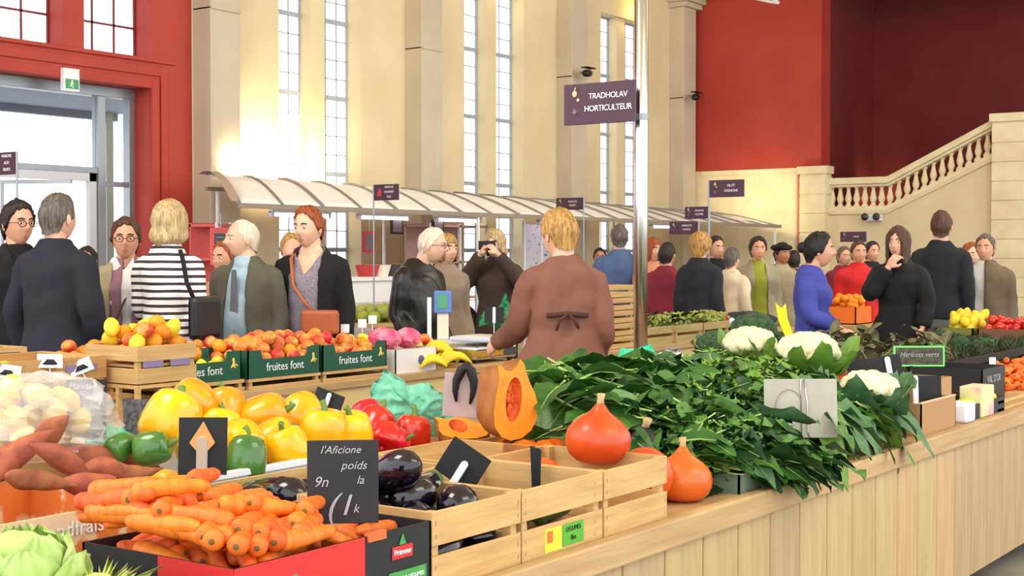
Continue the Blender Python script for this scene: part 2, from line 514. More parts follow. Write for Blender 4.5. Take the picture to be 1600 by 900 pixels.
MB().ell((0, -.026, -.02), (.011, .003, .011)).tube([(0, -.026, -.03), (-.006, -.026, -.055), (.012, -.026, -.08)], .006).tube([(-.006, -.026, -.055), (-.025, -.026, -.07)], .005).tube([(-.02, -.026, -.038), (.02, -.026, -.045)], .005).build('running_figure', M_white, e)
e = thing('floodlight', 'white twin emergency light on the cream wall below the balustrade', 'light', pX(1360, 340, XE - .10))
MB().box(-.04, .09, -.16, .10, -.05, .05).build('housing', M_white, e, bevel=.01)
for s_ in (-.13, .05):
    MB().lathe([(.03, 0), (.055, .06), (.058, .075)], 14, Matrix.Translation((-.03, s_, .01)) @ Matrix.Rotation(-PI / 2, 4, 'Y')).build('lamp_head', mat('dark_lens', (60, 62, 66), .3), e, smooth=True)
e = thing('spotlight_arm', 'slender white lamp arm reaching out from the cornice by the red wall', 'light', (XE - .9, 9.6, 5.25))
MB().tube([(0, .3, .25), (-.02, -.45, .02), (-.02, -.62, -.02)], .022, 8).build('arm', M_white, e, smooth=True)
MB().tube([(-.02, -.55, 0), (-.02, -.60, .16)], [.05, .035], 12).build('lamp_head', M_white, e, smooth=True)
struct(MB().tube([pX(1247, 397, XE - .05) * 1.0 - Vector((0, 0, 1.45)), pX(1247, 397, XE - .05) + Vector((0, 0, 1.3))], .025, 8).build('trim_10', mat('pinkish_downpipe', (200, 140, 120), .6)))

# ---- long awning of the stalls along the wall
AY0, AY1, AZ0, AZ1 = 9.2, 10.55, 1.90, 2.24
ax0, ax1 = 8.85, 20.3
aw = thing('market_awning', 'long white ribbed awning over the stalls along the window wall', 'awning', (ax0, AY0, 0))
L_ = ax1 - ax0
M_awn = mat('white_awning_sheet', (246, 244, 242), .5, rgb2=(238, 235, 232), nscale=4)
def awf(u, v):
    y = v * (AY1 - AY0); x = u * L_ + (1 - u) * .85 * v
    return (x, y, AZ0 + (AZ1 - AZ0) * (1 - .30 * u) * math.sin(v * PI / 2) - .03 * u)
mb = MB(); mb.grid(60, 8, awf)
sheet = mb.build('sheet', M_awn, aw, smooth=True)
sm = sheet.modifiers.new('thick', 'SOLIDIFY'); sm.thickness = .02
M_rib = mat('grey_awning_rib', (150, 145, 140), .5, .3)
for k in range(22):
    u = k / 21
    MB().tube([Vector(awf(u, v)) + Vector((0, 0, .012)) for v in (0, .2, .4, .6, .8, 1)], .011 if k % 2 else .016, 6).build('rib', M_rib, aw, smooth=True)
MB().box(0, L_, -.02, .02, AZ0 - .04, AZ0 + .005).build('front_rail', mat('taupe_rail', (150, 135, 120), .5), aw)
MB().box(.85, L_, AY1 - AY0 - .02, AY1 - AY0 + .02, AZ1 - .16, AZ1 - .12).build('rear_rail', mat('taupe_rail', (150, 135, 120), .5), aw)
for k in range(5):
    x = 1.0 + k * (L_ - 1.2) / 4
    MB().box(x - .013, x + .013, -.013, .013, 0, AZ0 - .05).build('post', M_white, aw)
    MB().box(x - .013, x + .013, AY1 - AY0 - .013, AY1 - AY0 + .013, 0, AZ1 - .13).build('post', M_white, aw)
# curved end hood of the first stall
MB().grid(10, 4, lambda u, v: (-.10 + v * .12 + .85 * u, u * (AY1 - AY0), AZ0 + .02 + (AZ1 - AZ0 - .02) * math.sin(u * PI / 2) + .05 * math.sin(u * PI))).build('end_hood', mat('beige_hood', (170, 150, 128), .5), aw, smooth=True)
M_tube = mat('lit_tube', (255, 240, 250), .4, emit=(255, 225, 245), estr=9)
for i, (px) in enumerate((470, 600, 716, 870, 1040)):
    x = xw(px, 9.7)
    t = thing('fluorescent_light', 'lit fluorescent tube below the awning, number %s from the entrance' % ('first second third fourth fifth'.split()[i]), 'light', (x, 9.7, 1.83))
    t['label'] = 'lit fluorescent tube under the white awning, %s counting from the entrance' % ('first second third fourth fifth'.split()[i])
    MB().box(-.42, .42, -.03, .03, .02, .05).build('batten', M_white, t)
    MB().tube([(-.39, 0, 0), (.39, 0, 0)], .014, 8).build('tube', M_tube, t)
    for s_ in (-.4, .4): MB().box(s_ - .02, s_ + .02, -.02, .02, -.02, .03).build('end_cap', M_white, t)
# warm stall lamps standing behind the awning and lighting the wall
for (px, e) in ((370, 55), (430, 130), (505, 100), (1150, 26)):
    x = xw(px, 10.7)
    l = lamp('wall_washer', 'SPOT', (x, 10.72, 2.36), e, (1.0, .80, .45), .08, (x + .05, 11.06, 2.45), spot=2.6, blend=.9)
for c in WIN:
    lamp('column_lamp', 'POINT', (c + .2, YW - .12, 5.2), 7, (1.0, .65, .12), .04)
lamp('wall_washer', 'SPOT', (XE - 1.0, 9.6, 2.25), 45, (1.0, .82, .5), .1, (XE + .2, 9.7, 2.1), spot=2.5, blend=.9)
lamp('recess_spot', 'SPOT', (XE + 1.7, yc - .5, 2.25), 22, (1.0, .6, .4), .05, (XE + 2.2, yc + .3, 2.9), spot=2.0)  # warm spot aimed at the corner of the recess
# ================================================================ produce builders (one mesh per kind, copied)
rng = random.Random(7)
def nz(p, s=1.0, o=0.0):
    return noise.noise(Vector(p) * s + Vector((o, o * 1.7, -o)))

def elong_mesh(name, prof, mats, seg=14, bend=0.0, wob=0.0, seed=0.0, mi=None, squash=1.0):
    """body along local X; prof [(x, r)]"""
    mb = MB(); n = len(prof); L = prof[-1][0] - prof[0][0]
    vs = []; fs = []
    for i, (x, r) in enumerate(prof):
        t = (x - prof[0][0]) / L
        off = bend * math.sin(t * PI)
        for k in range(seg):
            a = 2 * PI * k / seg
            rr = r * (1 + wob * nz((x * 18, math.cos(a), math.sin(a)), 1.3, seed))
            vs.append((x, off + rr * math.cos(a), rr * math.sin(a) * squash))
    for j in range(n - 1):
        for k in range(seg):
            k2 = (k + 1) % seg
            fs.append((j * seg + k, (j + 1) * seg + k, (j + 1) * seg + k2, j * seg + k2))
    fs.append(tuple(range(seg))); fs.append(tuple(reversed([(n - 1) * seg + k for k in range(seg)])))
    mb._add(vs, fs)
    if mi is not None:
        for q, f in enumerate(mb.f):
            cx = sum(mb.v[i][0] for i in f) / len(f)
            mb.m[q] = mi(cx, f, mb.v)
    return mb.mesh(name, mats, True)

M_carrot = hue_vary(mat('carrot_skin', (240, 122, 34), .5, rgb2=(226, 98, 22), nscale=5, stretch=(14, 2, 2), bump=.25, bscale=6, sss=.05), .02, .16)
M_carrot_end = mat('carrot_crown', (130, 92, 48), .8, rgb2=(96, 84, 36), nscale=60)
CARROT = []
for i in range(5):
    L = [.17, .18, .16, .19, .15][i]; R = [.0185, .0175, .02, .019, .021][i]
    pr = [(0, .003), (.0012, R * .30), (.0022, R * .5), (.004, R * .78), (.010, R * .97), (.022, R * 1.05)]
    for k in range(1, 10):
        t = k / 10
        pr.append((.022 + (L - .03) * t, R * (1.05 - .38 * t ** 1.3) * (1 + .025 * math.sin(k * 2.3 + i))))
    pr += [(L - .006, R * .52), (L - .002, R * .33), (L, .003)]
    CARROT.append((elong_mesh('carrot', pr, [M_carrot, M_carrot_end], 14, [.006, -.005, .0, .009, -.003][i], .10, i * 3.1, lambda x, f, v: 1 if x < .0008 else 0), L, R))
M_spud = hue_vary(mat('sweet_potato_skin', (172, 98, 62), .75, rgb2=(140, 70, 50), nscale=20, bump=.4, bscale=40), .02, .15)
SPUD = []
for i in range(4):
    L = [.19, .17, .21, .18][i]; R = [.029, .026, .023, .030][i]
    pr = [(L * t, max(.003, R * (math.sin(PI * t ** [.8, 1.0, .7, 1.15][i])) ** .75)) for t in [0, .02, .06, .12, .2, .3, .4, .5, .6, .7, .8, .88, .94, .98, 1]]
    SPUD.append((elong_mesh('sweet_potato', pr, [M_spud], 14, [.012, -.016, .02, .0][i], .22, i * 5.7), L, R))
M_egg = mat('aubergine_skin', (16, 10, 20), .12, rgb2=(30, 14, 34), nscale=3, coat=.4)
M_calyx = mat('green_calyx', (78, 100, 48), .7)
EGG = []
for i in range(3):
    L = [.20, .18, .21][i]; R = [.047, .043, .050][i]
    pr = [(L * t, max(.003, r * R)) for t, r in ((0, .05), (.005, .3), (.03, .42), (.1, .5), (.2, .6), (.35, .76), (.5, .9), (.65, 1.0), (.8, .95), (.9, .72), (.96, .45), (1, .05))]
    EGG.append((elong_mesh('aubergine', pr, [M_egg], 18, [.012, -.01, .0][i], .03, i * 2.0), L, R))
    EGG[i] = EGG[i] + (elong_mesh('calyx', [(-.03, .007), (-.005, .008), (0, .022), (.015, .0245), (.03, .025), (.035, .0235), (.02, .018)], [M_calyx], 12, 0, .3, i),)
M_zuc = mat('courgette_skin', (32, 52, 26), .35, rgb2=(50, 74, 34), nscale=30)
pr = [(0, .006), (.004, .014), (.03, .019), (.1, .022), (.16, .023), (.19, .018), (.2, .004)]
ZUC = (elong_mesh('courgette', pr, [M_zuc], 12, .006, .05, 1), .2, .022)

def rot_x_to(d):
    d = d.normalized()
    return d.to_track_quat('X', 'Z').to_euler()

class Pile:
    def __init__(s, slack=.86):
        s.c = np.zeros((0, 3)); s.r = np.zeros(0); s.k = slack
    def need(s, P, R, floor):
        """how far the spheres P (with radii R) must be raised to touch nothing"""
        dz = max((floor + R - P[:, 2]).max(), -9)
        if len(s.r):
            d = np.hypot(P[:, None, 0] - s.c[None, :, 0], P[:, None, 1] - s.c[None, :, 1])
            rr = (R[:, None] + s.r[None, :]) * s.k
            ok = d < rr
            if ok.any():
                h = np.where(ok, s.c[None, :, 2] + np.sqrt(np.maximum(rr * rr - d * d, 0)) - P[:, None, 2], -9)
                dz = max(dz, h.max())
        return dz
    def add(s, P, R):
        s.c = np.vstack([s.c, P]); s.r = np.concatenate([s.r, R])
    def drop_ball(s, r, rect, floor, mound=None, tries=26, g=None):
        best = None; g = g or rng
        for _ in range(tries):
            x = g.uniform(rect[0] + r, rect[1] - r); y = g.uniform(rect[2] + r, rect[3] - r)
            P = np.array([[x, y, 0.0]]); R = np.array([r])
            z = s.need(P, R, floor); c = z - (mound(x, y) if mound else 0)
            if best is None or c < best[0]: best = (c, x, y, z)
        _, x, y, z = best
        s.add(np.array([[x, y, z]]), np.array([r])); return Vector((x, y, z))
    def drop_rod(s, L, r0, r1, rect, floor, mound=None, tries=24, g=None, yaw=(0, 2 * PI), n=6):
        best = None; g = g or rng
        R = np.linspace(r0, r1, n)
        for _ in range(tries):
            a = g.uniform(*yaw); dx, dy = math.cos(a), math.sin(a)
            hx = abs(dx) * L / 2 + r0; hy = abs(dy) * L / 2 + r0
            if rect[1] - rect[0] < 2 * hx or rect[3] - rect[2] < 2 * hy:
                x = g.uniform(rect[0] + .03, rect[1] - .03) if rect[1] - rect[0] < 2 * hx else g.uniform(rect[0] + hx, rect[1] - hx)
                y = g.uniform(rect[2] + .03, rect[3] - .03) if rect[3] - rect[2] < 2 * hy else g.uniform(rect[2] + hy, rect[3] - hy)
            else:
                x = g.uniform(rect[0] + hx, rect[1] - hx); y = g.uniform(rect[2] + hy, rect[3] - hy)
            for ti in (-.35, -.15, 0, .15, .35):
                t = np.linspace(-.5, .5, n) * L
                P = np.stack([x + t * dx * math.cos(ti), y + t * dy * math.cos(ti), t * math.sin(ti)], 1)
                z = s.need(P, R, floor)
                c = z - (mound(x, y) if mound else 0)
                if best is None or c < best[0]: best = (c, P + np.array([0, 0, z]))
        P = best[1]; s.add(P, R)
        return Vector(P[0]), Vector(P[-1])

def rod_object(name, spec, A, B, label, cat, group, roll=None, stretch=True):
    """an elongated fruit lying from its crown A to its tip B (centre line points)"""
    me, L = spec[0], spec[1]
    o = bpy.data.objects.new(name, me); COL.objects.link(o)
    d = (B - A)
    k = (d.length + spec[2] * 1.2) / L if stretch else 1.0
    k = max(.75, min(1.35, k))
    o.rotation_euler = rot_x_to(d)
    o.location = (A + B) / 2 - d.normalized() * L * k / 2
    o.scale = (k, 1, 1)
    o.rotation_euler.rotate_axis('X', rng.uniform(0, 6.28) if roll is None else roll)
    tag(o, label, cat, group)
    return o

# ---- round things
def pepper_mesh(name, m, lobes=4, R=.056, H=.105, seed=0):
    pr = [(.002, .013), (.012, .006), (.5, .0), (.8, .06), (.97, .2), (1.0, .42), (.98, .6), (.93, .78), (.78, .92), (.55, .985), (.3, .97), (.12, .90), (.02, .87)]
    prof = [(max(r, .02) * R, (.12 * H if r < .3 and z < .02 else 0) + z * H) for r, z in pr]
    def rf(a, r, z):
        t = z / H
        return r * (1 + .085 * math.cos(lobes * a + seed) * (.6 + .4 * math.cos(t * 3)) + .05 * math.cos(2 * a + seed * 2))
    return MB().lathe(prof, 36, Matrix.Translation((0, 0, -H / 2)), rf).mesh(name, m, True)
def glossy(name, a, b2, ns=3, **k):
    return hue_vary(mat(name, a, .22, rgb2=b2, nscale=ns, coat=.3, sss=.05, **k), .015, .12)
M_pepY = glossy('yellow_pepper_skin', (246, 194, 12), (240, 170, 8), 9)
M_pepO = glossy('orange_pepper_skin', (244, 148, 10), (242, 172, 14), 9)
M_pepG = glossy('green_pepper_skin', (64, 108, 44), (84, 132, 52), 12)
M_pepR = glossy('red_skin', (216, 38, 24), (198, 26, 18), 8)
M_stemG = mat('green_stem', (96, 128, 52), .6)
PEPY = [pepper_mesh('bell_pepper', M_pepY, 4, .058, .11, .3), pepper_mesh('bell_pepper', M_pepY, 3, .056, .115, 1.1)]
PEPO = pepper_mesh('bell_pepper', M_pepO, 4, .057, .112, .8)
PEPG = pepper_mesh('bell_pepper', M_pepG, 3, .048, .10, .5)
PEPR = pepper_mesh('bell_pepper', M_pepR, 4, .052, .095, .2)
stem_me = MB().tube([(0, 0, -.022), (.002, 0, 0), (.006, .003, .018), (.012, .004, .024)], [.016, .009, .007, .009], 8).mesh('stem', M_stemG, True)
def kid(parent, name, me, loc=(0, 0, 0), rot=(0, 0, 0), scale=1.0):
    o = bpy.data.objects.new(name, me); COL.objects.link(o); o.parent = parent; o.location = loc; o.rotation_euler = rot
    o.scale = (scale,) * 3; return o
def pepper(me, p, rot, label, group, scale=1.0, R=.05, H=.11):
    o = bpy.data.objects.new('bell_pepper', me); COL.objects.link(o)
    o.location = p; o.rotation_euler = rot; o.scale = (scale,) * 3
    tag(o, label, 'pepper', group)
    kid(o, 'stem', stem_me, (0, 0, H * .42), (0, 0, 1.0))
    return o
def ball_mesh(name, mats, r, sq=.94, dimple=.12, seg=18, rings=12, ribs=0, rib=.0, top=None):
    def fn(d, p):
        k = 1 - dimple * math.exp(-((1 - abs(d.z)) / .05)) * (1 if d.z > 0 else .5)
        if ribs: k *= 1 - rib * abs(math.cos(ribs * math.atan2(d.y, d.x) / 2)) ** 6
        return Vector((p.x, p.y, p.z * sq)) * k
    return MB().ell((0, 0, 0), r, seg, rings, fn).mesh(name, mats, True)
M_orange = hue_vary(mat('orange_peel', (244, 146, 28), .5, bump=.2, bscale=180), .02, .1)
M_lemon = hue_vary(mat('lemon_peel', (246, 212, 50), .5, bump=.15, bscale=150), .02, .1)
M_peach = hue_vary(mat('peach_skin', (236, 176, 74), .55, rgb2=(204, 58, 40), nscale=14, contrast=(.36, .62)), .03, .14)
M_apple = hue_vary(mat('apple_skin', (228, 198, 90), .35, rgb2=(206, 50, 38), nscale=12, contrast=(.30, .56)), .03, .14)
ORANGE = ball_mesh('orange', M_orange, .036)
LEMON = MB().ell((0, 0, 0), (.034, .034, .044), 16, 12, lambda d, p: Vector((p.x, p.y, p.z * (1 + .12 * abs(d.z) ** 8)))).mesh('lemon', M_lemon, True)
PEACH = ball_mesh('peach', M_peach, .036, .92, .16)
APPLE = ball_mesh('apple', M_apple, .038, .92, .2)
stalk_me = MB().tube([(0, 0, 0), (.002, 0, .012), (.005, 0, .02)], [.0018, .0015, .002], 6).mesh('stalk', mat('brown_stalk', (90, 62, 38), .8))

# red kuri squash: pear shaped, stalk on top
M_kuri = hue_vary(mat('kuri_skin', (220, 94, 26), .36, rgb2=(206, 72, 20), nscale=6, bump=.05, bscale=30, coat=.15), .015, .1)
M_cork = mat('corky_stalk', (206, 176, 128), .85, rgb2=(170, 138, 92), nscale=40, bump=.3)
kp = [(.001, .012), (.3, 0), (.62, .05), (.86, .17), (.98, .34), (1.0, .5), (.95, .64), (.82, .77), (.62, .88), (.44, .96), (.31, 1.02), (.22, 1.09), (.16, 1.15), (.11, 1.18), (.02, 1.19)]
def kuri_mesh(R=.088, H=.135):
    return MB().lathe([(r * R, z * H) for r, z in kp], 30, None, lambda a, r, z: r * (1 + .012 * math.cos(10 * a))).mesh('red_kuri_squash', M_kuri, True)
KURI = kuri_mesh()
kstalk_me = MB().tube([(0, 0, -.01), (.001, 0, .012), (.004, .002, .024)], [.012, .009, .012], 9).mesh('stalk', M_cork, True)
def kuri(p, rot, s, label):
    o = bpy.data.objects.new('red_kuri_squash', KURI); COL.objects.link(o); o.location = p; o.rotation_euler = rot; o.scale = (s,) * 3
    tag(o, label, 'squash'); kid(o, 'stalk', kstalk_me, (0, 0, .135 * 1.19)); return o

# leaves: folded blade with midrib, built in local XY, stem at origin towards -X
M_leaf = mat('spinach_leaf', (58, 104, 38), .45, rgb2=(36, 78, 26), nscale=18, bump=.3, bscale=40)
M_leafD = mat('dark_leaf', (44, 84, 40), .5, rgb2=(26, 58, 26), nscale=14, bump=.35, bscale=50)
M_leafM = mat('mid_green_leaf', (84, 128, 52), .42, rgb2=(60, 104, 40), nscale=14, bump=.3, bscale=40)
M_leafL = mat('light_green_leaf', (122, 156, 58), .5, rgb2=(90, 132, 44), nscale=14, bump=.3, bscale=40)
M_leafB = mat('blue_green_leaf', (98, 132, 88), .55, rgb2=(66, 104, 66), nscale=12, bump=.3, bscale=40)
M_rib2 = mat('pale_leaf_rib', (172, 196, 110), .5)
for m_ in (M_leaf, M_leafD, M_leafL, M_leafB):
    b_ = m_.node_tree.nodes['Principled BSDF']; b_.inputs['Subsurface Weight'].default_value = .0
def add_leaf(mb, M, L, W, curl=.3, fold=.35, ruffle=.0, seed=0, kind='oval', nx=8, ny=6, matb=0, matr=1, stem=.35):
    """blade from x=0..L; curl bends the tip down, fold lifts the halves"""
    def prof(t):
        if kind == 'oval': return math.sin(PI * min(1, t ** .75 * .97 + .02)) ** .8
        if kind == 'long': return math.sin(PI * (t * .93 + .04)) ** .55
        if kind == 'lobed': return (math.sin(PI * (t * .9 + .06)) ** .7) * (.72 + .28 * math.cos(t * 16))
        return math.sin(PI * t) ** .6
    def fn(u, v):
        x = u * L; s = (v - .5) * 2; w = prof(u) * W / 2
        z = -curl * L * u * u + fold * abs(s) * w + ruffle * abs(s) ** 2 * W * math.sin(u * 14 + seed + (2 if s > 0 else 0)) \
            + ruffle * .4 * W * nz((u * 4, s * 3, seed), 1)
        return M @ Vector((x, s * w, z))
    mb.cur = matb; mb.grid(nx, ny, fn)
    mb.cur = matr
    pts = [M @ Vector((x * L, 0, -curl * L * x * abs(x) + .002)) for x in (-stem, -stem / 2, 0, .3, .6, .9)]
    mb.tube(pts, [W * .03, W * .03, W * .028, W * .022, W * .014, W * .006], 5)
    mb.cur = 0
    return mb
def leaf_matrix(p, yaw, pitch, roll=0):
    return Matrix.Translation(p) @ Matrix.Rotation(yaw, 4, 'Z') @ Matrix.Rotation(pitch, 4, 'Y') @ Matrix.Rotation(roll, 4, 'X')

# cauliflower: curd part with leaf children
M_curd = mat('cauliflower_curd', (238, 230, 196), .8, rgb2=(220, 208, 160), nscale=30, bump=.6, bscale=60)
M_broc = mat('broccoli_head', (66, 92, 58), .85, rgb2=(42, 66, 38), nscale=40, bump=.9, bscale=90)
def curd_mesh(name, m, R, bumps=60, seed=0, flat=.75):
    g = random.Random(seed); mb = MB()
    mb.ell((0, 0, 0), (R * .9, R * .9, R * .7 * flat), 20, 12)
    for k in range(bumps):
        z = 1 - (k + .5) / bumps * 1.15; a = k * 2.39996
        q = math.sqrt(max(0, 1 - z * z)); rr = R * .25 * g.uniform(.8, 1.2)
        c = Vector((q * math.cos(a) * R * .88, q * math.sin(a) * R * .88, z * R * .72 * flat))
        mb.ell(c, (rr, rr, rr * .9), 10, 7, lambda d, p, s=k: p * (1 + .16 * nz(d, 5, s)))
    return mb.mesh(name, m, True)
CURD = curd_mesh('curd', M_curd, .085, 70, 3)
BROC = curd_mesh('head', M_broc, .085, 90, 5, .9)
def leaf_meshes(name, mats, L, W, kind, curl, fold, ruffle, n=3):
    out = []
    for i in range(n):
        mb = MB(); add_leaf(mb, Matrix(), L * (1 - .08 * i), W, curl, fold, ruffle, i * 2.1, kind, 9, 6)
        out.append(mb.mesh(name, mats, True))
    return out
CLEAF = leaf_meshes('outer_leaf', [M_leafB, M_rib2], .20, .10, 'long', -.35, .25, .14)
CLEAFL = leaf_meshes('outer_leaf', [M_leafL, M_rib2], .18, .08, 'long', -.45, .2, .10)
def cauliflower(p, rot, s, label, leaves=9, lm=CLEAF, curd=CURD, name='cauliflower', cn='curd', cat='cauliflower', spread=.35):
    o = thing(name, label, cat, p, rot); o.scale = (s,) * 3
    kid(o, cn, curd, (0, 0, .045), (0, 0, rng.uniform(0, 6)))
    for k in range(leaves):
        a = 2 * PI * k / leaves + rng.uniform(-.2, .2)
        kid(o, 'outer_leaf', lm[k % len(lm)], (math.cos(a) * .035, math.sin(a) * .035, -.045), (rng.uniform(-.3, .3), -spread + rng.uniform(-.3, .35), a), rng.uniform(.8, 1.1))
    return o

# crates
def crate(name, x0, x1, y0, y1, z0, z1, label, cat='crate', slats=2, gap=.035, group=None, mx=None, my=None, th=.008, bottom=True, rot=0):
    mx = mx or M_ply; my = my or M_plyY
    o = thing(name, label, cat, (x0, y0, z0), rot, group)
    W, D, H = x1 - x0, y1 - y0, z1 - z0
    h = (H - gap * (slats - 1)) / slats
    def wall(nm, fn, m):
        for k in range(slats):
            mb = MB(); fn(mb, k * (h + gap), k * (h + gap) + h); mb.build(nm, m, o, bevel=.0015)
    wall('front_slat', lambda mb, a, b: mb.box(0, W, 0, th, a, b), mx)
    wall('back_slat', lambda mb, a, b: mb.box(0, W, D - th, D, a, b), mx)
    wall('side_slat', lambda mb, a, b: mb.box(0, th, th, D - th, a, b), my)
    wall('side_slat', lambda mb, a, b: mb.box(W - th, W, th, D - th, a, b), my)
    for (a, b) in ((th, th), (W - th - .022, th), (th, D - th - .022), (W - th - .022, D - th - .022)):
        MB().box(a, a + .022, b, b + .022, 0, H - .002).build('corner_post', my, o)
    if bottom: MB().box(th, W - th, th, D - th, .002, .008).build('bottom', mx, o)
    return o
def carton(name, x0, x1, y0, y1, z0, z1, mats, label, cat='box', group=None, th=.006, cut=.0, rot=0, flaps=0.0):
    """open carton: walls as one folded sheet, with raised corners when cut > 0"""
    o = thing(name, label, cat, (x0, y0, z0), rot, group)
    W, D, H = x1 - x0, y1 - y0, z1 - z0
    mf, mi = mats
    def side(pts, a0, a1, ax):
        mb = MB(); mb.prism(pts, a0, a1, ax); return mb
    c = cut
    def outline(Lx):
        if c <= 0: return [(0, 0), (Lx, 0), (Lx, H), (0, H)]
        return [(0, 0), (Lx, 0), (Lx, H), (Lx - Lx * .17, H), (Lx - Lx * .20, H - c), (Lx * .20, H - c), (Lx * .17, H), (0, H)]
    side(outline(W), 0, th, 'y').build('front_panel', mf, o)
    side(outline(W), D - th, D, 'y').build('back_panel', mf, o)
    side(outline(D), 0, th, 'x').build('side_panel', mf, o)
    side(outline(D), W - th, W, 'x').build('side_panel', mf, o)
    MB().box(th, W - th, th, D - th, 0, .005).build('bottom', mi, o)
    return o
def price_card(p, w, h, yaw, label, tilt=0.0, m=None, peg=None, lines=(), roll=0.0, frame=None, peg_w=.018, peg_m=None, lean=-.12, stick=0.0, name='price_card'):
    """card standing on its lower edge at p; peg = (x, z0, z1) of the clothes-peg like clip in front"""
    o = thing(name, label, 'sign', p)
    o.rotation_euler = (Matrix.Rotation(yaw, 3, 'Z') @ Matrix.Rotation(lean, 3, 'X') @ Matrix.Rotation(roll, 3, 'Y')).to_euler()
    MB().box(-w / 2, w / 2, -.002, .002, 0, h).build('board', m or M_black, o, bevel=.001)
    if peg:
        x, a, b = peg
        MB().prism([(x - peg_w / 2, a), (x + peg_w / 2, a), (x + peg_w / 2, b - peg_w / 3), (x + peg_w / 4, b), (x - peg_w / 4, b), (x - peg_w / 2, b - peg_w / 3)], -.012, -.003, 'y').build('clip', peg_m or M_white, o, bevel=.002)
    if stick: MB().tube([(0, .004, h * .5), (0, .004, -stick)], .003, 6).build('stick', M_steel, o)
    for (s, sz, x, z) in lines:
        text(o, s, sz, (x, -.0035, z), UPRIGHT, M_chalk, 'chalk_writing', shear=.3)
    if frame:
        mb = MB(); f = .008
        mb.box(-w / 2 - f, w / 2 + f, -.004, .004, h, h + f).box(-w / 2 - f, w / 2 + f, -.004, .004, -f, 0).box(-w / 2 - f, -w / 2, -.004, .004, 0, h).box(w / 2, w / 2 + f, -.004, .004, 0, h)
        mb.build('frame', frame, o)
    return o
M_chalk = mat('chalk', (168, 168, 174), .9)
YAWC = FACE_CAM
def bag(name, p, size, m, label, seed=0, knots=True, cat='bag', handles=False):
    """crumpled plastic bag"""
    o = thing(name, label, cat, p)
    sx, sy, sz = size
    def fn(d, q):
        k = 1 + .22 * nz(d, 2.2, seed) + .10 * nz(d, 5.5, seed + 3) + .05 * nz(d, 11, seed + 5)
        v = Vector((q.x, q.y, q.z)) * k
        if d.z < -.3: v.z = max(v.z, -.55 * sz)
        return v
    MB().ell((0, 0, .55 * sz), (sx, sy, sz), 48, 30, fn).build('film', m, o, smooth=False)
    if knots:
        mb = MB()
        for k in range(5):
            a = k * 1.3 + seed
            mb.grid(4, 6, lambda u, v: Vector((math.cos(a) * (u - .5) * .05 * (.3 + v), math.sin(a) * (u - .5) * .05 * (.3 + v), 1.25 * sz + v * .5 * sz)) + Vector((math.cos(a + 1.5), math.sin(a + 1.5), 0)) * .03 * v * math.sin(v * 5 + k))
        mb.build('gathered_top', m, o)
    return o
# ================================================================ near counter
TZ = .735; CY0 = 1.814; CY1 = 3.36; CX0 = .55; CX1 = 11.2
ct = thing('market_counter', 'long pine boarded market counter with a thick pine rail in the foreground', 'counter', (CX0, CY0, 0))
MB().box(0, CX1 - CX0, -.022, .018, .668, .742).build('front_rail', M_pineL, ct, bevel=.006)
x = CX0 - .12
g_ = random.Random(3)
bx_me = [MB().box(.004, .2155, 0, .016, .10, .67).mesh('front_board', wood('pine_board_%s' % ('pale yellow warm dull'.split()[k]), c1, c2, 2), False) for k, (c1, c2) in enumerate((((196, 170, 122), (178, 150, 102)), ((188, 166, 116), (172, 146, 98)), ((200, 166, 120), (182, 146, 100)), ((184, 160, 118), (166, 140, 98))))]
while x < CX1 - .2:
    o = bpy.data.objects.new('front_board', bx_me[g_.randrange(4)]); COL.objects.link(o); o.parent = ct; o.location = (x - CX0, 0, 0)
    bv = o.modifiers.new('b', 'BEVEL'); bv.width = .003; bv.segments = 1
    x += .2195
MB().box(0, CX1 - CX0, .018, CY1 - CY0, TZ - .03, TZ).build('tabletop', M_pineL, ct)
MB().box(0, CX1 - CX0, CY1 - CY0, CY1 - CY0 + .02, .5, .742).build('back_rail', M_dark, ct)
for x in np.arange(.3, CX1 - CX0, 1.6):
    for y in (.15, CY1 - CY0 - .15):
        MB().box(x - .035, x + .035, y - .035, y + .035, 0, TZ - .03).build('leg', M_pine, ct)

# ---- carrot box
bx0, bx1, by0, by1, bz = 1.754, 2.318, 1.842, 2.262, .888
M_boxred = mat('box_red_print', (206, 44, 40), .5); M_boxblk = mat('box_black_print', (28, 30, 32), .55)
M_kraft = mat('kraft_board', (176, 134, 92), .8)
M_green = mat('label_green', (70, 150, 70), .5)
cb = carton('produce_box', bx0, bx1, by0, by1, TZ, bz, (M_boxblk, M_kraft), 'red and black printed cardboard box holding the big heap of carrots')
W_ = bx1 - bx0
MB().box(0, .352, -.0012, 0, 0, bz - TZ).build('red_print', M_boxred, cb)
MB().box(-.0012, 0, 0, .20, 0, bz - TZ).build('red_print', M_boxred, cb)
lg = MB().box(.435, .500, -.0026, -.0012, .092, .118).build('red_logo', M_boxred, cb)
MB().prism([(.457, .120), (.479, .120), (.468, .142)], -.0028, -.0012, 'y').build('logo_leaf', M_green, lg)
text(lg, 'Primeur', .017, (.4675, -.0034, .105), UPRIGHT, M_white)
gl = MB().box(.425, .545, -.0024, -.0012, .012, .066).build('green_label', M_green, cb)
text(gl, 'FRUITS & LEGUMES', .012, (.485, -.003, .05), UPRIGHT, M_white); text(gl, 'FRANCE', .016, (.485, -.003, .028), UPRIGHT, M_white)
MB().box(.365, .41, -.0022, -.0012, .03, .036).box(.365, .40, -.0022, -.0012, .045, .050).build('white_print', M_white, cb)
MB().ell((.155, -.001, .10), (.011, .0012, .017), 14, 8).build('leaf_mark', M_green, cb)
MB().tube([(.10, -.0015, .07), (.13, -.0015, .085), (.15, -.0015, .09)], .003, 5).build('white_print', M_white, cb)
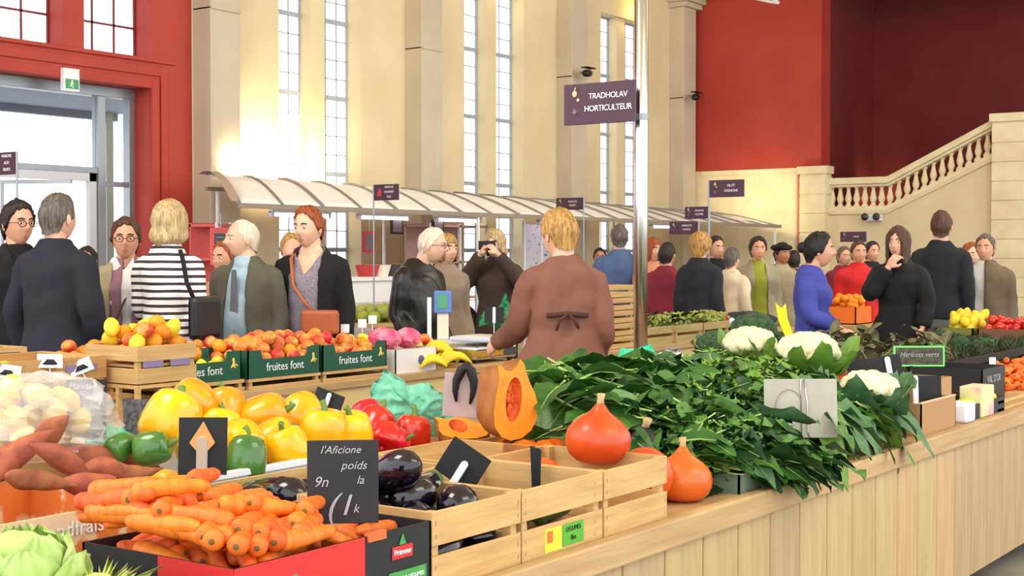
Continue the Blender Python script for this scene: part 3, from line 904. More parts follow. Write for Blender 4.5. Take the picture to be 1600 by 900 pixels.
MB().box(.36, .415, -.004, .008, bz - TZ - .012, bz - TZ + .006).build('orange_tab', mat('orange_card', (220, 106, 50), .6), cb)

# carrots, the visible ones laid out one by one on the heap
def heap(x, y):
    fy = min(1, max(0, (y - by0 + .01) / .26)); fx = min(1, max(0, (x - bx0 + .06) / .16)) * min(1, max(0, (bx1 + .0 - x) / .30))
    return .880 + .135 * (fy ** .8) * (.35 + .65 * fx ** .7) 
def on_heap(px, py, H, y_lim=(by0, by1)):
    d = ray(px, py); k = 1.8
    while k < 4.2:
        p = EYE + d * k
        if p.z <= H(p.x, p.y): return p
        k += .004
    return p
CPX = [(247, 753, 113, 787, 19), (277, 762, 150, 797, 19), (262, 738, 300, 764, 18), (313, 745, 272, 752, 18), (333, 758, 395, 758, 24), (375, 762, 440, 772, 20),
       (410, 775, 478, 800, 24), (333, 773, 232, 800, 28), (297, 800, 430, 776, 34), (190, 797, 250, 805, 26), (87, 803, 196, 815, 30), (445, 787, 530, 832, 26),
       (100, 822, 168, 832, 24), (357, 830, 158, 820, 30), (155, 838, 303, 838, 32), (447, 808, 360, 803, 30), (420, 826, 490, 810, 26), (373, 812, 400, 872, 26),
       (197, 852, 285, 872, 26), (255, 845, 284, 882, 28), (300, 858, 318, 846, 30), (350, 852, 366, 838, 28), (371, 868, 385, 855, 24), (405, 846, 417, 824, 20),
       (437, 862, 462, 836, 22), (453, 864, 525, 845, 20), (460, 832, 517, 836, 20), (325, 862, 350, 854, 22), (412, 872, 436, 860, 18),
       (150, 770, 235, 757, 17), (215, 785, 320, 775, 22), (120, 820, 200, 826, 24), (350, 790, 460, 795, 26), (240, 815, 330, 812, 26), (470, 850, 512, 826, 22),
       (228, 850, 262, 868, 20), (392, 800, 425, 822, 22), (145, 800, 235, 786, 20), (478, 812, 522, 822, 22), (375, 842, 425, 838, 22), (305, 740, 345, 762, 18)]
cp = Pile(.72)
rg = random.Random(11)
for k in range(130):                       # the lower layers
    sp = CARROT[k % 5]
    A, B = cp.drop_rod(sp[1] * .86, sp[2], sp[2] * .7, (bx0 + .01, bx1 - .01, by0 + .01, by1 - .01), TZ + .006, None, 16, rg)
    if max(A.z, B.z) > .90: cp.c = cp.c[:-6]; cp.r = cp.r[:-6]; continue
    rod_object('carrot', sp, A, B, 'orange carrot lying in the heap in the red and black box', 'carrot', 'carrots heaped in the red and black box')
def carrot_words(c):
    xa, ya, xb, yb, w = c
    mx, my = (xa + xb) / 2, (ya + yb) / 2; L = math.hypot(xb - xa, yb - ya); sl_ = (yb - ya) / (xb - xa + .01)
    side = 'far left' if mx < 150 else 'left' if mx < 240 else 'middle' if mx < 340 else 'right' if mx < 440 else 'far right'
    row = 'on the crest' if my < 772 else 'in the upper row' if my < 800 else 'halfway down' if my < 830 else 'low down' if my < 856 else 'just above the rim'
    ori = 'seen end on' if L < 34 else 'lying level' if abs(sl_) < .16 else 'standing steeply' if abs(sl_) > 1.2 else 'falling rightward' if sl_ > 0 else 'rising rightward'
    size = 'long' if L > 120 else 'short' if L < 60 else 'medium'
    return '%s carrot %s, %s of the near heap, %s' % (size, row, side, ori)
cw = [carrot_words(c) for c in CPX]
for i, (xa, ya, xb, yb, w) in enumerate(CPX):
    A = on_heap(xa, ya, heap); B = on_heap(xb, yb, heap)
    for q in (A, B):
        q.x = min(max(q.x, bx0 + .012), bx1 + .03); q.y = min(max(q.y, by0 + .022), by1 + .02); q.z = max(q.z, .885)
    if (B - A).length > .21: B = A + (B - A) * (.21 / (B - A).length)
    if (B - A).length < .10: # seen end on: runs away from the camera under the heap
        A2 = A; B = A2 + Vector((FWD.x, FWD.y, 0)) * .12 + (B - A) * .3
    sp = CARROT[i % 5]
    n = 6; t = np.linspace(0, 1, n)
    P = np.array([list(A.lerp(B, s)) for s in t]); R = np.linspace(sp[2], sp[2] * .65, n)
    P[:, 2] -= .010
    dz = cp.need(P, R * .8, TZ)
    dz = max(-.02, min(dz, .028))
    P[:, 2] += dz
    cp.add(P, R)
    rod_object('carrot', sp, Vector(P[0]), Vector(P[-1]), cw[i] if cw.count(cw[i]) == 1 else 'orange carrot lying in the heap in the red and black box', 'carrot', 'carrots heaped in the red and black box')

# ---- three slatted crates standing on the edge of the counter
CZ = .905
c1 = crate('slatted_crate', 2.322, 2.650, 1.842, 2.235, TZ, CZ, 'slatted poplar crate of aubergines touching the black and red box', gap=.022)
c2 = crate('slatted_crate', 2.656, 3.010, 1.842, 2.235, TZ, CZ, 'slatted poplar crate of courgettes with a yellow and green label on its front', gap=.022)
c3 = crate('slatted_crate', 3.018, 3.343, 1.842, 2.235, TZ, CZ, 'slatted poplar crate nearest the two orange squashes on the rail', gap=.022)
yl = MB().box(.092, .165, -.0016, 0, .008, .064).build('yellow_label', mat('label_yellow', (226, 214, 60), .5), c2)
MB().box(.100, .125, -.002, -.0016, .03, .058).build('orange_print', mat('orange_card', (220, 106, 50), .6), yl)
gl2 = MB().box(.168, .262, -.0016, 0, .012, .064).build('green_label', mat('label_leaf_green', (84, 168, 50), .5), c2)
text(gl2, 'LEGUMES', .016, (.215, -.002, .05), UPRIGHT, M_boxblk); text(gl2, 'Bio', .018, (.215, -.002, .028), UPRIGHT, M_boxblk)
for c_ in (c1, c2, c3):                 # staples
    mb = MB()
    for xx in (.012, .316):
        for zz in (.02, .05, .115, .145): mb.box(xx - .001, xx + .001, -.001, 0, zz - .005, zz + .005)
    mb.build('staples', M_steel, c_)

# aubergines in the first crate and in the box behind it
box2 = crate('slatted_crate', 2.30, 2.98, 2.25, 2.60, TZ, .885, 'slatted poplar crate behind the aubergine crate, full of dark round aubergines', gap=.022)
ep = Pile(.85); eg = random.Random(5)
def aub(A, B, lab, grp, k):
    sp = EGG[k % 3]
    o = rod_object('aubergine', sp[:3], A, B, lab, 'aubergine', grp, roll=0, stretch=False)
    kid(o, 'calyx', sp[3], (0, 0, 0))
for k in range(16):
    sp = EGG[k % 3]
    A, B = ep.drop_rod(sp[1] * .7, sp[2] * .62, sp[2] * .95, (2.325, 2.66, 1.86, 2.24), TZ + .01, lambda x, y: .06 * min(1, max(0, (y - 1.86) / .2)), 40, eg, n=4, yaw=(3.0, 5.2))
    aub(A, B, 'glossy black aubergine piled in the front crate beside the chalkboard', 'aubergines in the front crate', k)
for k in range(17):
    sp = EGG[k % 3]
    A, B = ep.drop_rod(sp[1] * .7, sp[2] * .62, sp[2] * .95, (2.31, 2.97, 2.26, 2.60), TZ + .01, lambda x, y: .04, 40, eg, n=4, yaw=(3.0, 5.2))
    aub(A, B, 'glossy black aubergine in the crate behind the front ones', 'aubergines in the rear crate', k)
MB().box(.01, .34, .01, .38, .03, .05).build('liner', M_kraft, c2)
for k in range(9):
    A, B = ep.drop_rod(.2, .02, .022, (2.67, 3.0, 1.86, 2.22), TZ + .055, None, 40, eg, n=4)
    rod_object('courgette', ZUC, A, B, 'dark green courgette lying low in the middle crate', 'courgette', 'courgettes in the middle crate', stretch=False)

# ---- kuri squashes
p = pz(932, 722, .872); kuri((p.x, p.y, .868), (.05, .04, 0), 1.05, 'large red kuri squash with upright stalk on top of the third crate')
p = pz(1098, 797, TZ); kuri((3.60, 1.935, TZ - .002), (.0, .12, .4), 1.0, 'upright red kuri squash standing at the counter edge right of the crates')
kuri((3.435, 1.955, TZ + .085), (PI / 2, 0, 2.2), .92, 'round orange kuri squash lying between the third crate and the upright one')
kuri((3.42, 2.16, TZ + .11), (0, PI / 2.1, -.75), .95, 'red kuri squash lying on its side behind the third crate, stalk pointing right')
kuri((3.16, 2.06, TZ + .088), (0, PI / 2, 2.0), .9, 'red kuri squash lying inside the third crate under the large one')
M_dgs = mat('dark_green_rind', (26, 36, 26), .4, rgb2=(38, 52, 34), nscale=10)
o = MB().ell((0, 0, 0), (.085, .085, .07), 24, 14, lambda d, p: p * (1 - .03 * abs(math.cos(4 * math.atan2(d.y, d.x))))).build('green_squash', M_dgs, smooth=True, loc=(3.80, 2.17, TZ + .12))
tag(o, 'dark green round squash behind the upright red kuri squash', 'squash'); kid(o, 'stalk', kstalk_me, (-.02, -.01, .06), (.5, -.4, 0), 1.3)

# ---- crate of cut pumpkin behind
c4 = crate('slatted_crate', 3.02, 3.42, 2.25, 2.62, TZ, .885, 'slatted poplar crate under the cut pumpkin, between aubergines and kuri squash', gap=.022)
c5 = crate('slatted_crate', 3.44, 3.90, 2.26, 2.64, TZ, .865, 'slatted poplar crate of squash pieces right of the cut pumpkin', gap=.022)
M_rind = mat('tan_pumpkin_rind', (176, 112, 52), .6, rgb2=(140, 82, 40), nscale=14, bump=.3, bscale=30)
M_flesh = mat('orange_pumpkin_flesh', (246, 150, 28), .5, rgb2=(240, 132, 16), nscale=12, sss=.1)
M_cav = mat('stringy_pumpkin_core', (226, 96, 20), .6, rgb2=(196, 66, 14), nscale=30, bump=.9, bscale=60)
def cut_pumpkin(p, yaw, s, label, tilt=0):
    """a pumpkin half: outline in local XZ, cut face towards -Y, rind bulging to +Y"""
    o = thing('cut_pumpkin', label, 'pumpkin', p, (tilt, 0, yaw)); o.scale = (s,) * 3
    out = [(-.075, .235), (-.07, .19), (-.083, .14), (-.092, .09), (-.088, .045), (-.06, .01), (-.02, -.004), (.025, .0), (.065, .022), (.09, .06), (.094, .1), (.08, .14), (.058, .175), (.045, .205), (.035, .235), (.018, .250), (.002, .228), (-.02, .215), (-.045, .218), (-.06, .235)]
    n = len(out); cx, cz = 0.0, .10; K = 7
    mb = MB(); vs = []; fs = []
    for j in range(K + 1):
        t = j / K; sc = math.cos(t * PI / 2) ** .75 if j < K else .02
        for (x, z) in out: vs.append((cx + (x - cx) * sc, .15 * math.sin(t * PI / 2) * (1 if j else 0), cz + (z - cz) * sc))
    for j in range(K):
        for i in range(n):
            i2 = (i + 1) % n; fs.append((j * n + i, j * n + i2, (j + 1) * n + i2, (j + 1) * n + i))
    mb._add(vs, fs); mb.build('rind', M_rind, o, smooth=True)
    # flesh face with the hollow core
    cav = lambda a: (-.012 + .034 * math.cos(a), .125 + .068 * math.sin(a) + .012 * math.cos(a))
    mb = MB(); m = 40
    def outl(i):
        t = i / m * n; k = int(t) % n; f = t - int(t); a = out[k]; b = out[(k + 1) % n]
        return (a[0] * (1 - f) + b[0] * f, a[1] * (1 - f) + b[1] * f)
    ring0 = [outl(i) for i in range(m)]
    ang = [math.atan2(z - .125, x + .012) for x, z in ring0]
    ring1 = [cav(a) for a in ang]
    vs = [(x * .995, -.0005, cz + (z - cz) * .995) for x, z in ring0] + [(x, -.004, z) for x, z in ring1] + [(-.012 + (x + .012) * .7, .022, .125 + (z - .125) * .8) for x, z in ring1]
    fs = [(i, (i + 1) % m, (i + 1) % m + m, i + m) for i in range(m)]
    mb._add(vs, fs); mb.build('flesh', M_flesh, o)
    mb = MB(); mb._add(vs[m:], [(i, (i + 1) % m, (i + 1) % m + m, i + m) for i in range(m)] + [tuple(m + i for i in range(m))])
    for k in range(9):
        a = k * 2.4; mb.ell((-.012 + .014 * math.cos(a) * (k % 3) / 2, .018, .125 + .04 * math.sin(a) * (k % 4) / 3), (.010, .006, .014), 8, 6)
    mb.build('seed_cavity', M_cav, o, smooth=True)
    return o
cpk = cut_pumpkin(pz(806, 686, .872), YAWC + .72, 1.0, 'tall cut pumpkin half standing on the crate, bright orange flesh showing')
for i, (px, py, z, s_, lab) in enumerate(((735, 690, .855, .9, 'brown-skinned pumpkin piece lying left below the tall cut pumpkin'), (860, 712, .845, .95, 'orange pumpkin piece lying right below the tall cut pumpkin'), (790, 712, .82, .8, 'orange pumpkin piece lying in front of the tall cut pumpkin'))):
    p = pz(px, py, z)
    o = cut_pumpkin(p, YAWC + (.3, 1.2, -.3)[i], s_, lab, 0)
    o.rotation_euler = ((-1.35, 0, YAWC + (.3, 2.6, -.3)[i])); o.location = p + Vector((0, 0, .01))
for k in range(5):
    p = Vector((3.5 + .085 * k, 2.40 + .05 * (k % 2), .80))
    o = kuri(p, (0, PI / 2, k * 1.1), .8, None)
    tag(o, 'red kuri squash half hidden in the crate right of the cut pumpkin', 'squash', 'kuri squashes in the crate behind'); o['label'] = 'red kuri squash half hidden in the crate right of the cut pumpkin'

# knife-handle clip and cards of the front row
o = thing('card_clip', 'tall black plastic clip rising from the courgette crate', 'clip', pz(838, 757, .86))
MB().prism([(-.008, -.10), (.008, -.10), (.013, .09), (-.016, .10)], -.007, .007, 'y').build('handle', M_black, o, bevel=.003, rot=YAWC)
price_card(pz(536, 818, .90), .145, .17, YAWC + .12, 'chalkboard price card between the carrots and the aubergines', 0, peg=None,
           lines=(('l\'Aficione', .022, -.005, .150), ('poids', .024, .022, .118), ('9n', .030, -.045, .085), ('la', .024, .035, .088), ('1', .060, .004, .036), ('(', .07, -.025, .035), ('k', .024, .026, .03)), lean=-.05,
           m=mat('slate_board', (44, 42, 44), .7, rgb2=(34, 33, 36), nscale=10))
price_card(pz(316, 742, .93), .115, .135, YAWC, 'black card with a wooden arrow-shaped clip in front of the peppers', 0, peg=(0, -.02, .09), peg_m=mat('wooden_clip', (176, 160, 140), .7), peg_w=.026)
cl = bpy.context.scene.collection.objects[-1]
o = [q for q in COL.objects if q.name.startswith('price_card')][-1]
MB().prism([(-.03, .075), (-.012, .055), (.012, .055), (.03, .075), (.002, .125)], -.010, -.003, 'y').build('clip_head', mat('orange_wood', (206, 150, 84), .7), o)
price_card(pz(707, 752, .90), .11, .095, YAWC - .25, 'black card with a white clip tilted over the aubergines', 0, peg=(.005, -.01, .06), roll=.55, lean=-.1)
# white and blue rimmed crate of peppers
M_bluew = mat('white_blue_plastic', (196, 212, 232), .35)
pb = carton('produce_crate', 2.10, 3.02, 2.62, 3.11, TZ, .90, (M_bluew, M_bluew), 'white and pale blue plastic crate holding the yellow peppers', 'crate')
mb = MB()
for (a, b, c, d) in ((0, .92, -.008, .012), (0, .92, .488, .508)): mb.box(a, b, c, d, .150, .168)
for (a, b, c, d) in ((-.008, .012, 0, .5), (.908, .928, 0, .5)): mb.box(a, b, c, d, .150, .168)
mb.build('rim', mat('white_rim', (232, 236, 244), .3), pb, bevel=.003)
PEP = [ # px, py, depth row y, kind, size, rotation, label
 (268, 655, 2.80, 'Y', 1.25, (.2, .5, .3), 'big yellow pepper at the left end behind the arrow card'),
 (300, 628, 2.95, 'O', 1.1, (.3, 1.3, .9), 'orange pepper resting on top of the leftmost yellow pepper'),
 (352, 640, 2.98, 'O', 1.1, (.1, .3, 1.3), 'orange-yellow pepper standing between the arrow card and the long one'),
 (415, 655, 2.90, 'O', 1.25, (1.2, .2, .6), 'long orange-yellow pepper lying in the middle of the pepper heap'),
 (474, 650, 2.95, 'O', 1.15, (.5, .6, 2.0), 'orange-yellow pepper just left behind the bright yellow pair'),
 (505, 675, 2.75, 'Y', 1.22, (.1, .05, .2), 'bright yellow pepper, left one of the upright pair'),
 (548, 678, 2.74, 'Y', 1.15, (-.1, -.1, 1.4), 'bright yellow pepper, right one of the upright pair'),
 (375, 690, 2.72, 'Y', 1.0, (1.1, .4, 2.5), 'yellow pepper lying above the green pepper'),
 (430, 685, 2.74, 'Y', .95, (.8, .9, .3), 'greenish yellow pepper low in the front of the heap'),
 (450, 700, 2.68, 'Y', 1.0, (.3, .2, 3.2), 'yellow pepper at the front rim beside the white crate edge'),
 (385, 716, 2.66, 'G', 1.15, (.2, .3, 1.0), 'green pepper at the front rim right of the arrow card'),
 (238, 702, 2.74, 'G', .9, (1.3, .4, .5), 'dark green pepper with a reddish side left of the arrow card'),
 (186, 700, 2.82, 'G', .75, (1.2, .1, 1.5), 'green pepper at the far left beside the sweet potatoes'),
 (300, 690, 2.74, 'Y', 1.0, (.2, .5, 2.0), 'yellow pepper half hidden behind the arrow card'),
 (345, 672, 2.86, 'Y', 1.0, (.2, .2, 1.0), 'yellow pepper low behind the right side of the arrow card'),
 (586, 665, 2.86, 'R', 1.2, (.6, .3, 1.0), 'red pepper touching the right yellow pepper'),
 (600, 685, 2.78, 'R', 1.0, (1.0, .2, 2.0), 'red pepper lying low beside the yellow pair'),
 (645, 675, 2.84, 'R', 1.15, (.15, .1, 0.4), 'round red pepper standing apart by the teal bag'),
 (575, 650, 2.98, 'R', 1.0, (.3, 1.2, 0), 'red pepper at the back against the teal bag'),
 (620, 690, 2.75, 'R', .8, (1.3, 0, .4), 'small red pepper at the front below the others')]
for (px, py, yy, k, s_, rt, lab) in PEP:
    me = {'Y': PEPY[len(lab) % 2], 'O': PEPO, 'G': PEPG, 'R': PEPR}[k]
    pepper(me, pY(px, py, yy), rt, lab, None, s_)
pg = Pile(.9); g5 = random.Random(9)
for k in range(17):                      # the layer under them
    q = pg.drop_ball(.052, (2.12, 3.0, 2.64, 3.1), TZ + .01, None, 30, g5)
    pepper(PEPY[k % 2], q, (g5.uniform(0, 3), g5.uniform(0, 3), 0), 'yellow pepper buried in the lower layer of the pepper crate', 'peppers in the lower layer')
rb_ = carton('produce_crate', 3.06, 3.62, 2.66, 3.02, TZ, .85, (M_kraft, M_kraft), 'brown cardboard crate under the red peppers', 'crate')
for k in range(8):
    q = Vector((3.13 + (k % 4) * .12, 2.76 + (k // 4) * .2, .80))
    pepper(PEPR, q, (g5.uniform(0, 3), g5.uniform(0, 3), 0), 'red pepper lying low in the brown cardboard crate', 'red peppers in the brown crate')

# ---- sweet potatoes
sb = carton('produce_box', 1.55, 2.07, 2.42, 2.86, TZ, .915, (mat('orange_white_print', (232, 200, 160), .6, rgb2=(226, 120, 50), nscale=9, contrast=(.45, .5)), M_kraft), 'orange and white printed box of sweet potatoes behind the carrots')
text(sb, 'Sandfrais', .045, (.30, -.003, .145), UPRIGHT, M_white)
SPX = [(0, 745, 75, 680, 2.75), (52, 700, 132, 752, 2.62), (20, 745, 108, 757, 2.52), (95, 707, 180, 720, 2.84), (165, 712, 245, 730, 2.86), (128, 738, 190, 742, 2.66), (175, 725, 240, 730, 2.74), (60, 690, 85, 668, 2.8), (0, 715, 40, 700, 2.86), (110, 752, 160, 748, 2.52)]
for i, (xa, ya, xb, yb, yy) in enumerate(SPX):
    rod_object('sweet_potato', SPUD[i % 4], pY(xa, ya, yy), pY(xb, yb, yy - .03), 'reddish brown sweet potato heaped behind the carrots', 'sweet potato', 'sweet potatoes in the printed box')
sp_ = Pile(.85); g6 = random.Random(21)
for k in range(16):
    A, B = sp_.drop_rod(.13, .028, .026, (1.56, 2.06, 2.42, 2.85), TZ + .01, None, 30, g6, n=4)
    rod_object('sweet_potato', SPUD[k % 4], A, B, 'reddish brown sweet potato heaped behind the carrots', 'sweet potato', 'sweet potatoes in the printed box')

# ---- lettuces at the lower left
M_let = mat('pale_lettuce', (196, 214, 138), .55, rgb2=(168, 196, 104), nscale=16, bump=.3, bscale=30)
M_letw = mat('lettuce_rib', (224, 230, 190), .55)
M_letf = mat('frilly_lettuce_leaf', (166, 196, 84), .55, rgb2=(206, 218, 130), nscale=20, bump=.3)
def lettuce(p, s, m, label, n=16, ruffle=.12, name='lettuce', closed=.9, W=.17):
    o = thing(name, label, 'lettuce', p); o.scale = (s,) * 3
    g = random.Random(n)
    MB().ell((0, 0, .075), (.078, .078, .078), 24, 16, lambda d, q: q * (1 + .05 * nz(d, 4, 1))).build('heart', m, o, smooth=True)
    for k in range(n):
        a = k * 2.39996; lay = k / n
        mb = MB(); L = .17
        def fn(u, v):
            sv = (v - .5) * 2; el = -1.3 + u * (2.2 - lay * .9) * closed
            R = .086 + lay * .022 + .03 * u * lay
            w = sv * W * .5 * math.sin(PI * (u * .8 + .15)) ** .6 / R
            q = Vector((math.cos(el) * math.cos(w), math.cos(el) * math.sin(w), math.sin(el))) * (R + ruffle * .12 * abs(sv) * math.sin(u * 20 + k + sv * 3) * (u ** 1.5) + ruffle * .1 * u * u * math.sin(v * 26 + k))
            return Matrix.Rotation(a, 3, 'Z') @ q + Vector((0, 0, .085))
        mb.grid(10, 12, fn); mb.build('leaf', [m], o, smooth=True)
    return o
lb = carton('produce_box', .98, 1.745, 1.86, 2.36, TZ, .835, (M_boxblk, M_kraft), 'low dark box of lettuces at the lower left corner')
lettuce(Vector((1.49, 2.10, .825)), .95, M_let, 'round pale green lettuce head at the lower left corner', 14, .06, closed=1.0)
lettuce(Vector((1.28, 2.14, .825)), .95, M_let, 'round pale green lettuce head cut off by the left edge', 13, .06, closed=1.0)
lettuce(Vector((1.55, 1.96, .825)), .52, M_letf, 'frilly light green lettuce in front of the carrot box', 22, .9, closed=.8)
lettuce(Vector((1.42, 1.95, .825)), .52, M_letf, 'frilly light green lettuce under the round pale one', 21, .9, closed=.8)

# ---- clear bag, boards and crates at the left rear of the counter
M_clear = mat('clear_film', (246, 246, 250), .15, rgb2=(236, 236, 240), nscale=6, alpha=.28, spec=1.0, bump=.4, bscale=25)
c6 = crate('slatted_crate', 1.80, 2.28, 2.90, 3.30, TZ, .97, 'slatted crate under the clear bag at the left', gap=.02)
M_pota = mat('pale_yellow_vegetable', (222, 196, 100), .55, rgb2=(206, 176, 78), nscale=6)
PAT = MB().ell((0, 0, 0), (.036, .030, .030), 14, 10, lambda d, p: p * (1 + .12 * nz(d, 2, 4))).mesh('pale_squash', M_pota, True)
pp = Pile(.9); g7 = random.Random(2)
bc = pz(55, 700, .97)
for k in range(24):
    q = pp.drop_ball(.032, (bc.x - .13, bc.x + .13, bc.y - .11, bc.y + .11), .972, lambda x, y: .05 * max(0, 1 - ((x - bc.x) ** 2 + (y - bc.y) ** 2) / .03), 18, g7)
    o = bpy.data.objects.new('small_squash', PAT); COL.objects.link(o); o.location = q; o.rotation_euler = (g7.random() * 3, g7.random() * 3, 0)
    tag(o, 'pale yellow vegetable inside the clear plastic bag', 'vegetable', 'pale yellow vegetables in the clear bag')
bag('plastic_bag', (bc.x, bc.y, .955), (.20, .175, .13), M_clear, 'clear plastic bag full of pale yellow vegetables at the left', 2, knots=False)
price_card(pz(134, 684, .93), .115, .165, YAWC, 'tall chalkboard with white handwriting behind the clear bag', lines=(('Mandarine', .024, 0, .145), ('Corse', .024, .0, .115), ('Pièce', .024, .012, .085)), lean=-.08, stick=.15)
price_card(pz(214, 684, .90), .085, .115, YAWC, 'small grey speckled slate beside the tall chalkboard', m=mat('speckled_slate', (112, 108, 110), .8, rgb2=(60, 56, 58), nscale=60), lean=-.08, stick=.15)
price_card(pz(506, 646, .93), .105, .075, YAWC - .3, 'black card with a pale clip behind the long orange pepper', peg=(.0, -.005, .07), roll=.32, peg_w=.014, stick=.2)
c7 = crate('slatted_crate', 2.34, 2.9, 3.14, 3.34, TZ, .885, 'dark empty slatted crate behind the peppers', gap=.03, mx=M_dark, my=M_dark)

# teal bag
M_teal = mat('teal_film', (96, 196, 160), .35, rgb2=(130, 206, 176), nscale=5, bump=.6, bscale=24, alpha=.8)
def sheet_bag(name, p, pts, m, label, yaw=YAWC, depth=.10, seed=1):
    """soft bag whose side follows an outline; front and back sheets bulge apart"""
    o = thing(name, label, 'bag', p, yaw); n = len(pts)
    cx = sum(a for a, b in pts) / n; cz = sum(b for a, b in pts) / n
    mb = MB(); K = 16
    for sgn in (-1, 1):
        vs = []; fs = []
        for j in range(K + 1):
            t = j / K
            for i, (a, b) in enumerate(pts):
                q = Vector((cx + (a - cx) * (1 - t), 0, cz + (b - cz) * (1 - t)))
                q.y = sgn * depth * .5 * math.sin(t * PI / 2) * (1 + .6 * nz(q, 12, seed)) + .030 * abs(nz(q, 26, seed + sgn)) * (1 if 0 < j else 0) + .012 * abs(nz(q, 60, seed + 2))
                q.x += .012 * nz(q, 20, 9); q.z += .012 * nz(q, 22, 17)
                vs.append(q)
        for j in range(K):
            for i in range(n):
                i2 = (i + 1) % n; f = (j * n + i, j * n + i2, (j + 1) * n + i2, (j + 1) * n + i)
                fs.append(f if sgn < 0 else tuple(reversed(f)))
        mb._add(vs, fs)
    mb.build('film', m, o, merge=.0005, smooth=True)
    return o
def dens(pts, k=7):
    out = []
    for i in range(len(pts)):
        a, b = pts[i], pts[(i + 1) % len(pts)]
        for j in range(k): out.append((a[0] + (b[0] - a[0]) * j / k, a[1] + (b[1] - a[1]) * j / k))
    return out
sheet_bag('carrier_bag', pY(648, 676, 3.04), dens([(-.165, .05), (-.14, .17), (-.11, .215), (-.06, .20), (-.03, .16), (.04, .165), (.10, .13), (.13, .07), (.18, .035), (.12, .02), (.09, -.04), (.02, -.05), (-.06, -.05), (-.12, .0)]), M_teal, 'crumpled translucent teal carrier bag behind the red peppers')
cc = price_card(pz(722, 652, .91), .135, .145, YAWC - .1, 'taupe card with a black horseshoe-shaped clip left of the cut pumpkin', m=mat('taupe_card', (176, 158, 158), .8), lean=-.1, roll=.06, stick=.1)
mb = MB(); arc = [(-.022, .05), (-.028, .085), (-.026, .12), (-.012, .155), (.004, .168), (.02, .155), (.032, .12), (.032, .085), (.024, .045)]
mb.tube([(a, -.010, b + .0) for a, b in arc], [.004, .010, .014, .017, .018, .017, .014, .010, .004], 8); mb.build('clip', M_black, cc, smooth=True)
# ================================================================ greens and the far half of the near counter
def GH(x, y):
    fy = min(1, max(0, (y - 1.84) / .75)); fx = min(1, max(0, (x - 3.62) / .25)) * min(1, max(.0, (5.42 - x) / .3))
    return .745 + (.055 + .185 * fy ** .7) * fx
tray = carton('produce_crate', 3.80, 4.42, 1.85, 2.45, TZ, .795, (mat('grey_green_plastic', (112, 128, 104), .5), mat('grey_green_plastic', (112, 128, 104), .5)), 'low grey-green crate at the counter edge under the leafy heap', 'crate')
c8 = crate('slatted_crate', 3.98, 4.50, 2.70, 3.30, TZ, .93, 'slatted crate of spinach with a black card standing at its back', gap=.03)
CAUL = [(1172, 568, 48), (1262, 584, 52), (1352, 650, 45), (1322, 640, 30)]
def clear_of(x, y):
    d = Vector((x, y, GH(x, y))) - EYE; w = d.dot(FWD)
    px = 800 + FPX * d.dot(RGT) / w; py = 450 - FPX * d.dot(UPV) / w
    if 1165 < px < 1335 and 590 < py < 705: return y > 2.2
    return all(abs(px - a) > r or not (-30 < py - b < 62) for a, b, r in CAUL)
def greens(name, label, cat, mats, n, region, L, W, kind, seed, curl=.3, fold=.3, ruffle=.1, lift=.0, pit=(-.5, .3), stem=.35, z0=0, yaw=None, H=GH):
    g = random.Random(seed); mb = MB(); k = 0
    while k < n:
        x = g.uniform(region[0], region[1]); y = g.uniform(region[2], region[3])
        if len(region) > 4 and (not region[4](x, y) or not clear_of(x, y)): continue
        z = H(x, y) + lift * g.random() + z0
        ya = g.uniform(0, 6.28) if yaw is None else g.gauss(yaw, .6)
        l = L * g.uniform(.65, 1.15)
        add_leaf(mb, leaf_matrix(Vector((x, y, z)), ya, g.uniform(*pit), g.uniform(-.6, .6)), l, W * l / L * g.uniform(.8, 1.15), curl * g.uniform(.6, 1.3), fold, ruffle, k, kind, 7, 4, stem=stem,
                 matb=g.choice([0, 0] + list(range(2, len(mats)))) if len(mats) > 2 else 0)
        k += 1
    o = mb.build(name, mats, smooth=True)
    return tag(o, label, cat, kind='stuff')
def in_px(a0, a1, b0, b1):
    def f(x, y):
        z = GH(x, y); d = Vector((x, y, z)) - EYE; w = d.dot(FWD)
        px = 800 + FPX * d.dot(RGT) / w; py = 450 - FPX * d.dot(UPV) / w
        return a0 <= px <= a1 and b0 <= py <= b1
    return f
# dark mass of leaves under the visible ones
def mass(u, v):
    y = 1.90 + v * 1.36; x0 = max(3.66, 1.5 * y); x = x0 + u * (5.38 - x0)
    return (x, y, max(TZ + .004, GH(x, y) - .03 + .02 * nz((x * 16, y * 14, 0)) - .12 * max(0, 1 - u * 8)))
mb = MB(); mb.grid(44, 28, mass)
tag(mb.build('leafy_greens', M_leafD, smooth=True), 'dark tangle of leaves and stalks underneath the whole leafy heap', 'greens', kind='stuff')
greens('spinach', 'heap of broad dark green spinach leaves behind the large kuri squash', 'spinach', [M_leaf, M_rib2, M_leafM], 300, (3.6, 5.2, 1.9, 3.25, in_px(855, 1110, 585, 745)),   .20, .135, 'oval', 4, .5, .35, .05, .05, (-.5, .35))
greens('celery_leaves', 'mid green lobed celery leaves between the spinach and the grey card', 'celery', [M_leafD, M_rib2, M_leafM, M_leafM, M_leafL], 420, (3.7, 5.2, 1.88, 3.1, in_px(1065, 1215, 590, 745)), .13, .085, 'lobed', 5, .4, .25, .16, .06, (-.7, .3), stem=.6)
greens('celery_leaves', 'bright green leaf tips on top of the heap right of the clear bag', 'celery', [M_leafL, M_rib2], 90, (4.2, 5.4, 2.2, 3.2, in_px(1090, 1330, 560, 660)), .11, .07, 'lobed', 6, .4, .25, .16, .07, (-.9, .2), stem=.6, z0=.02)
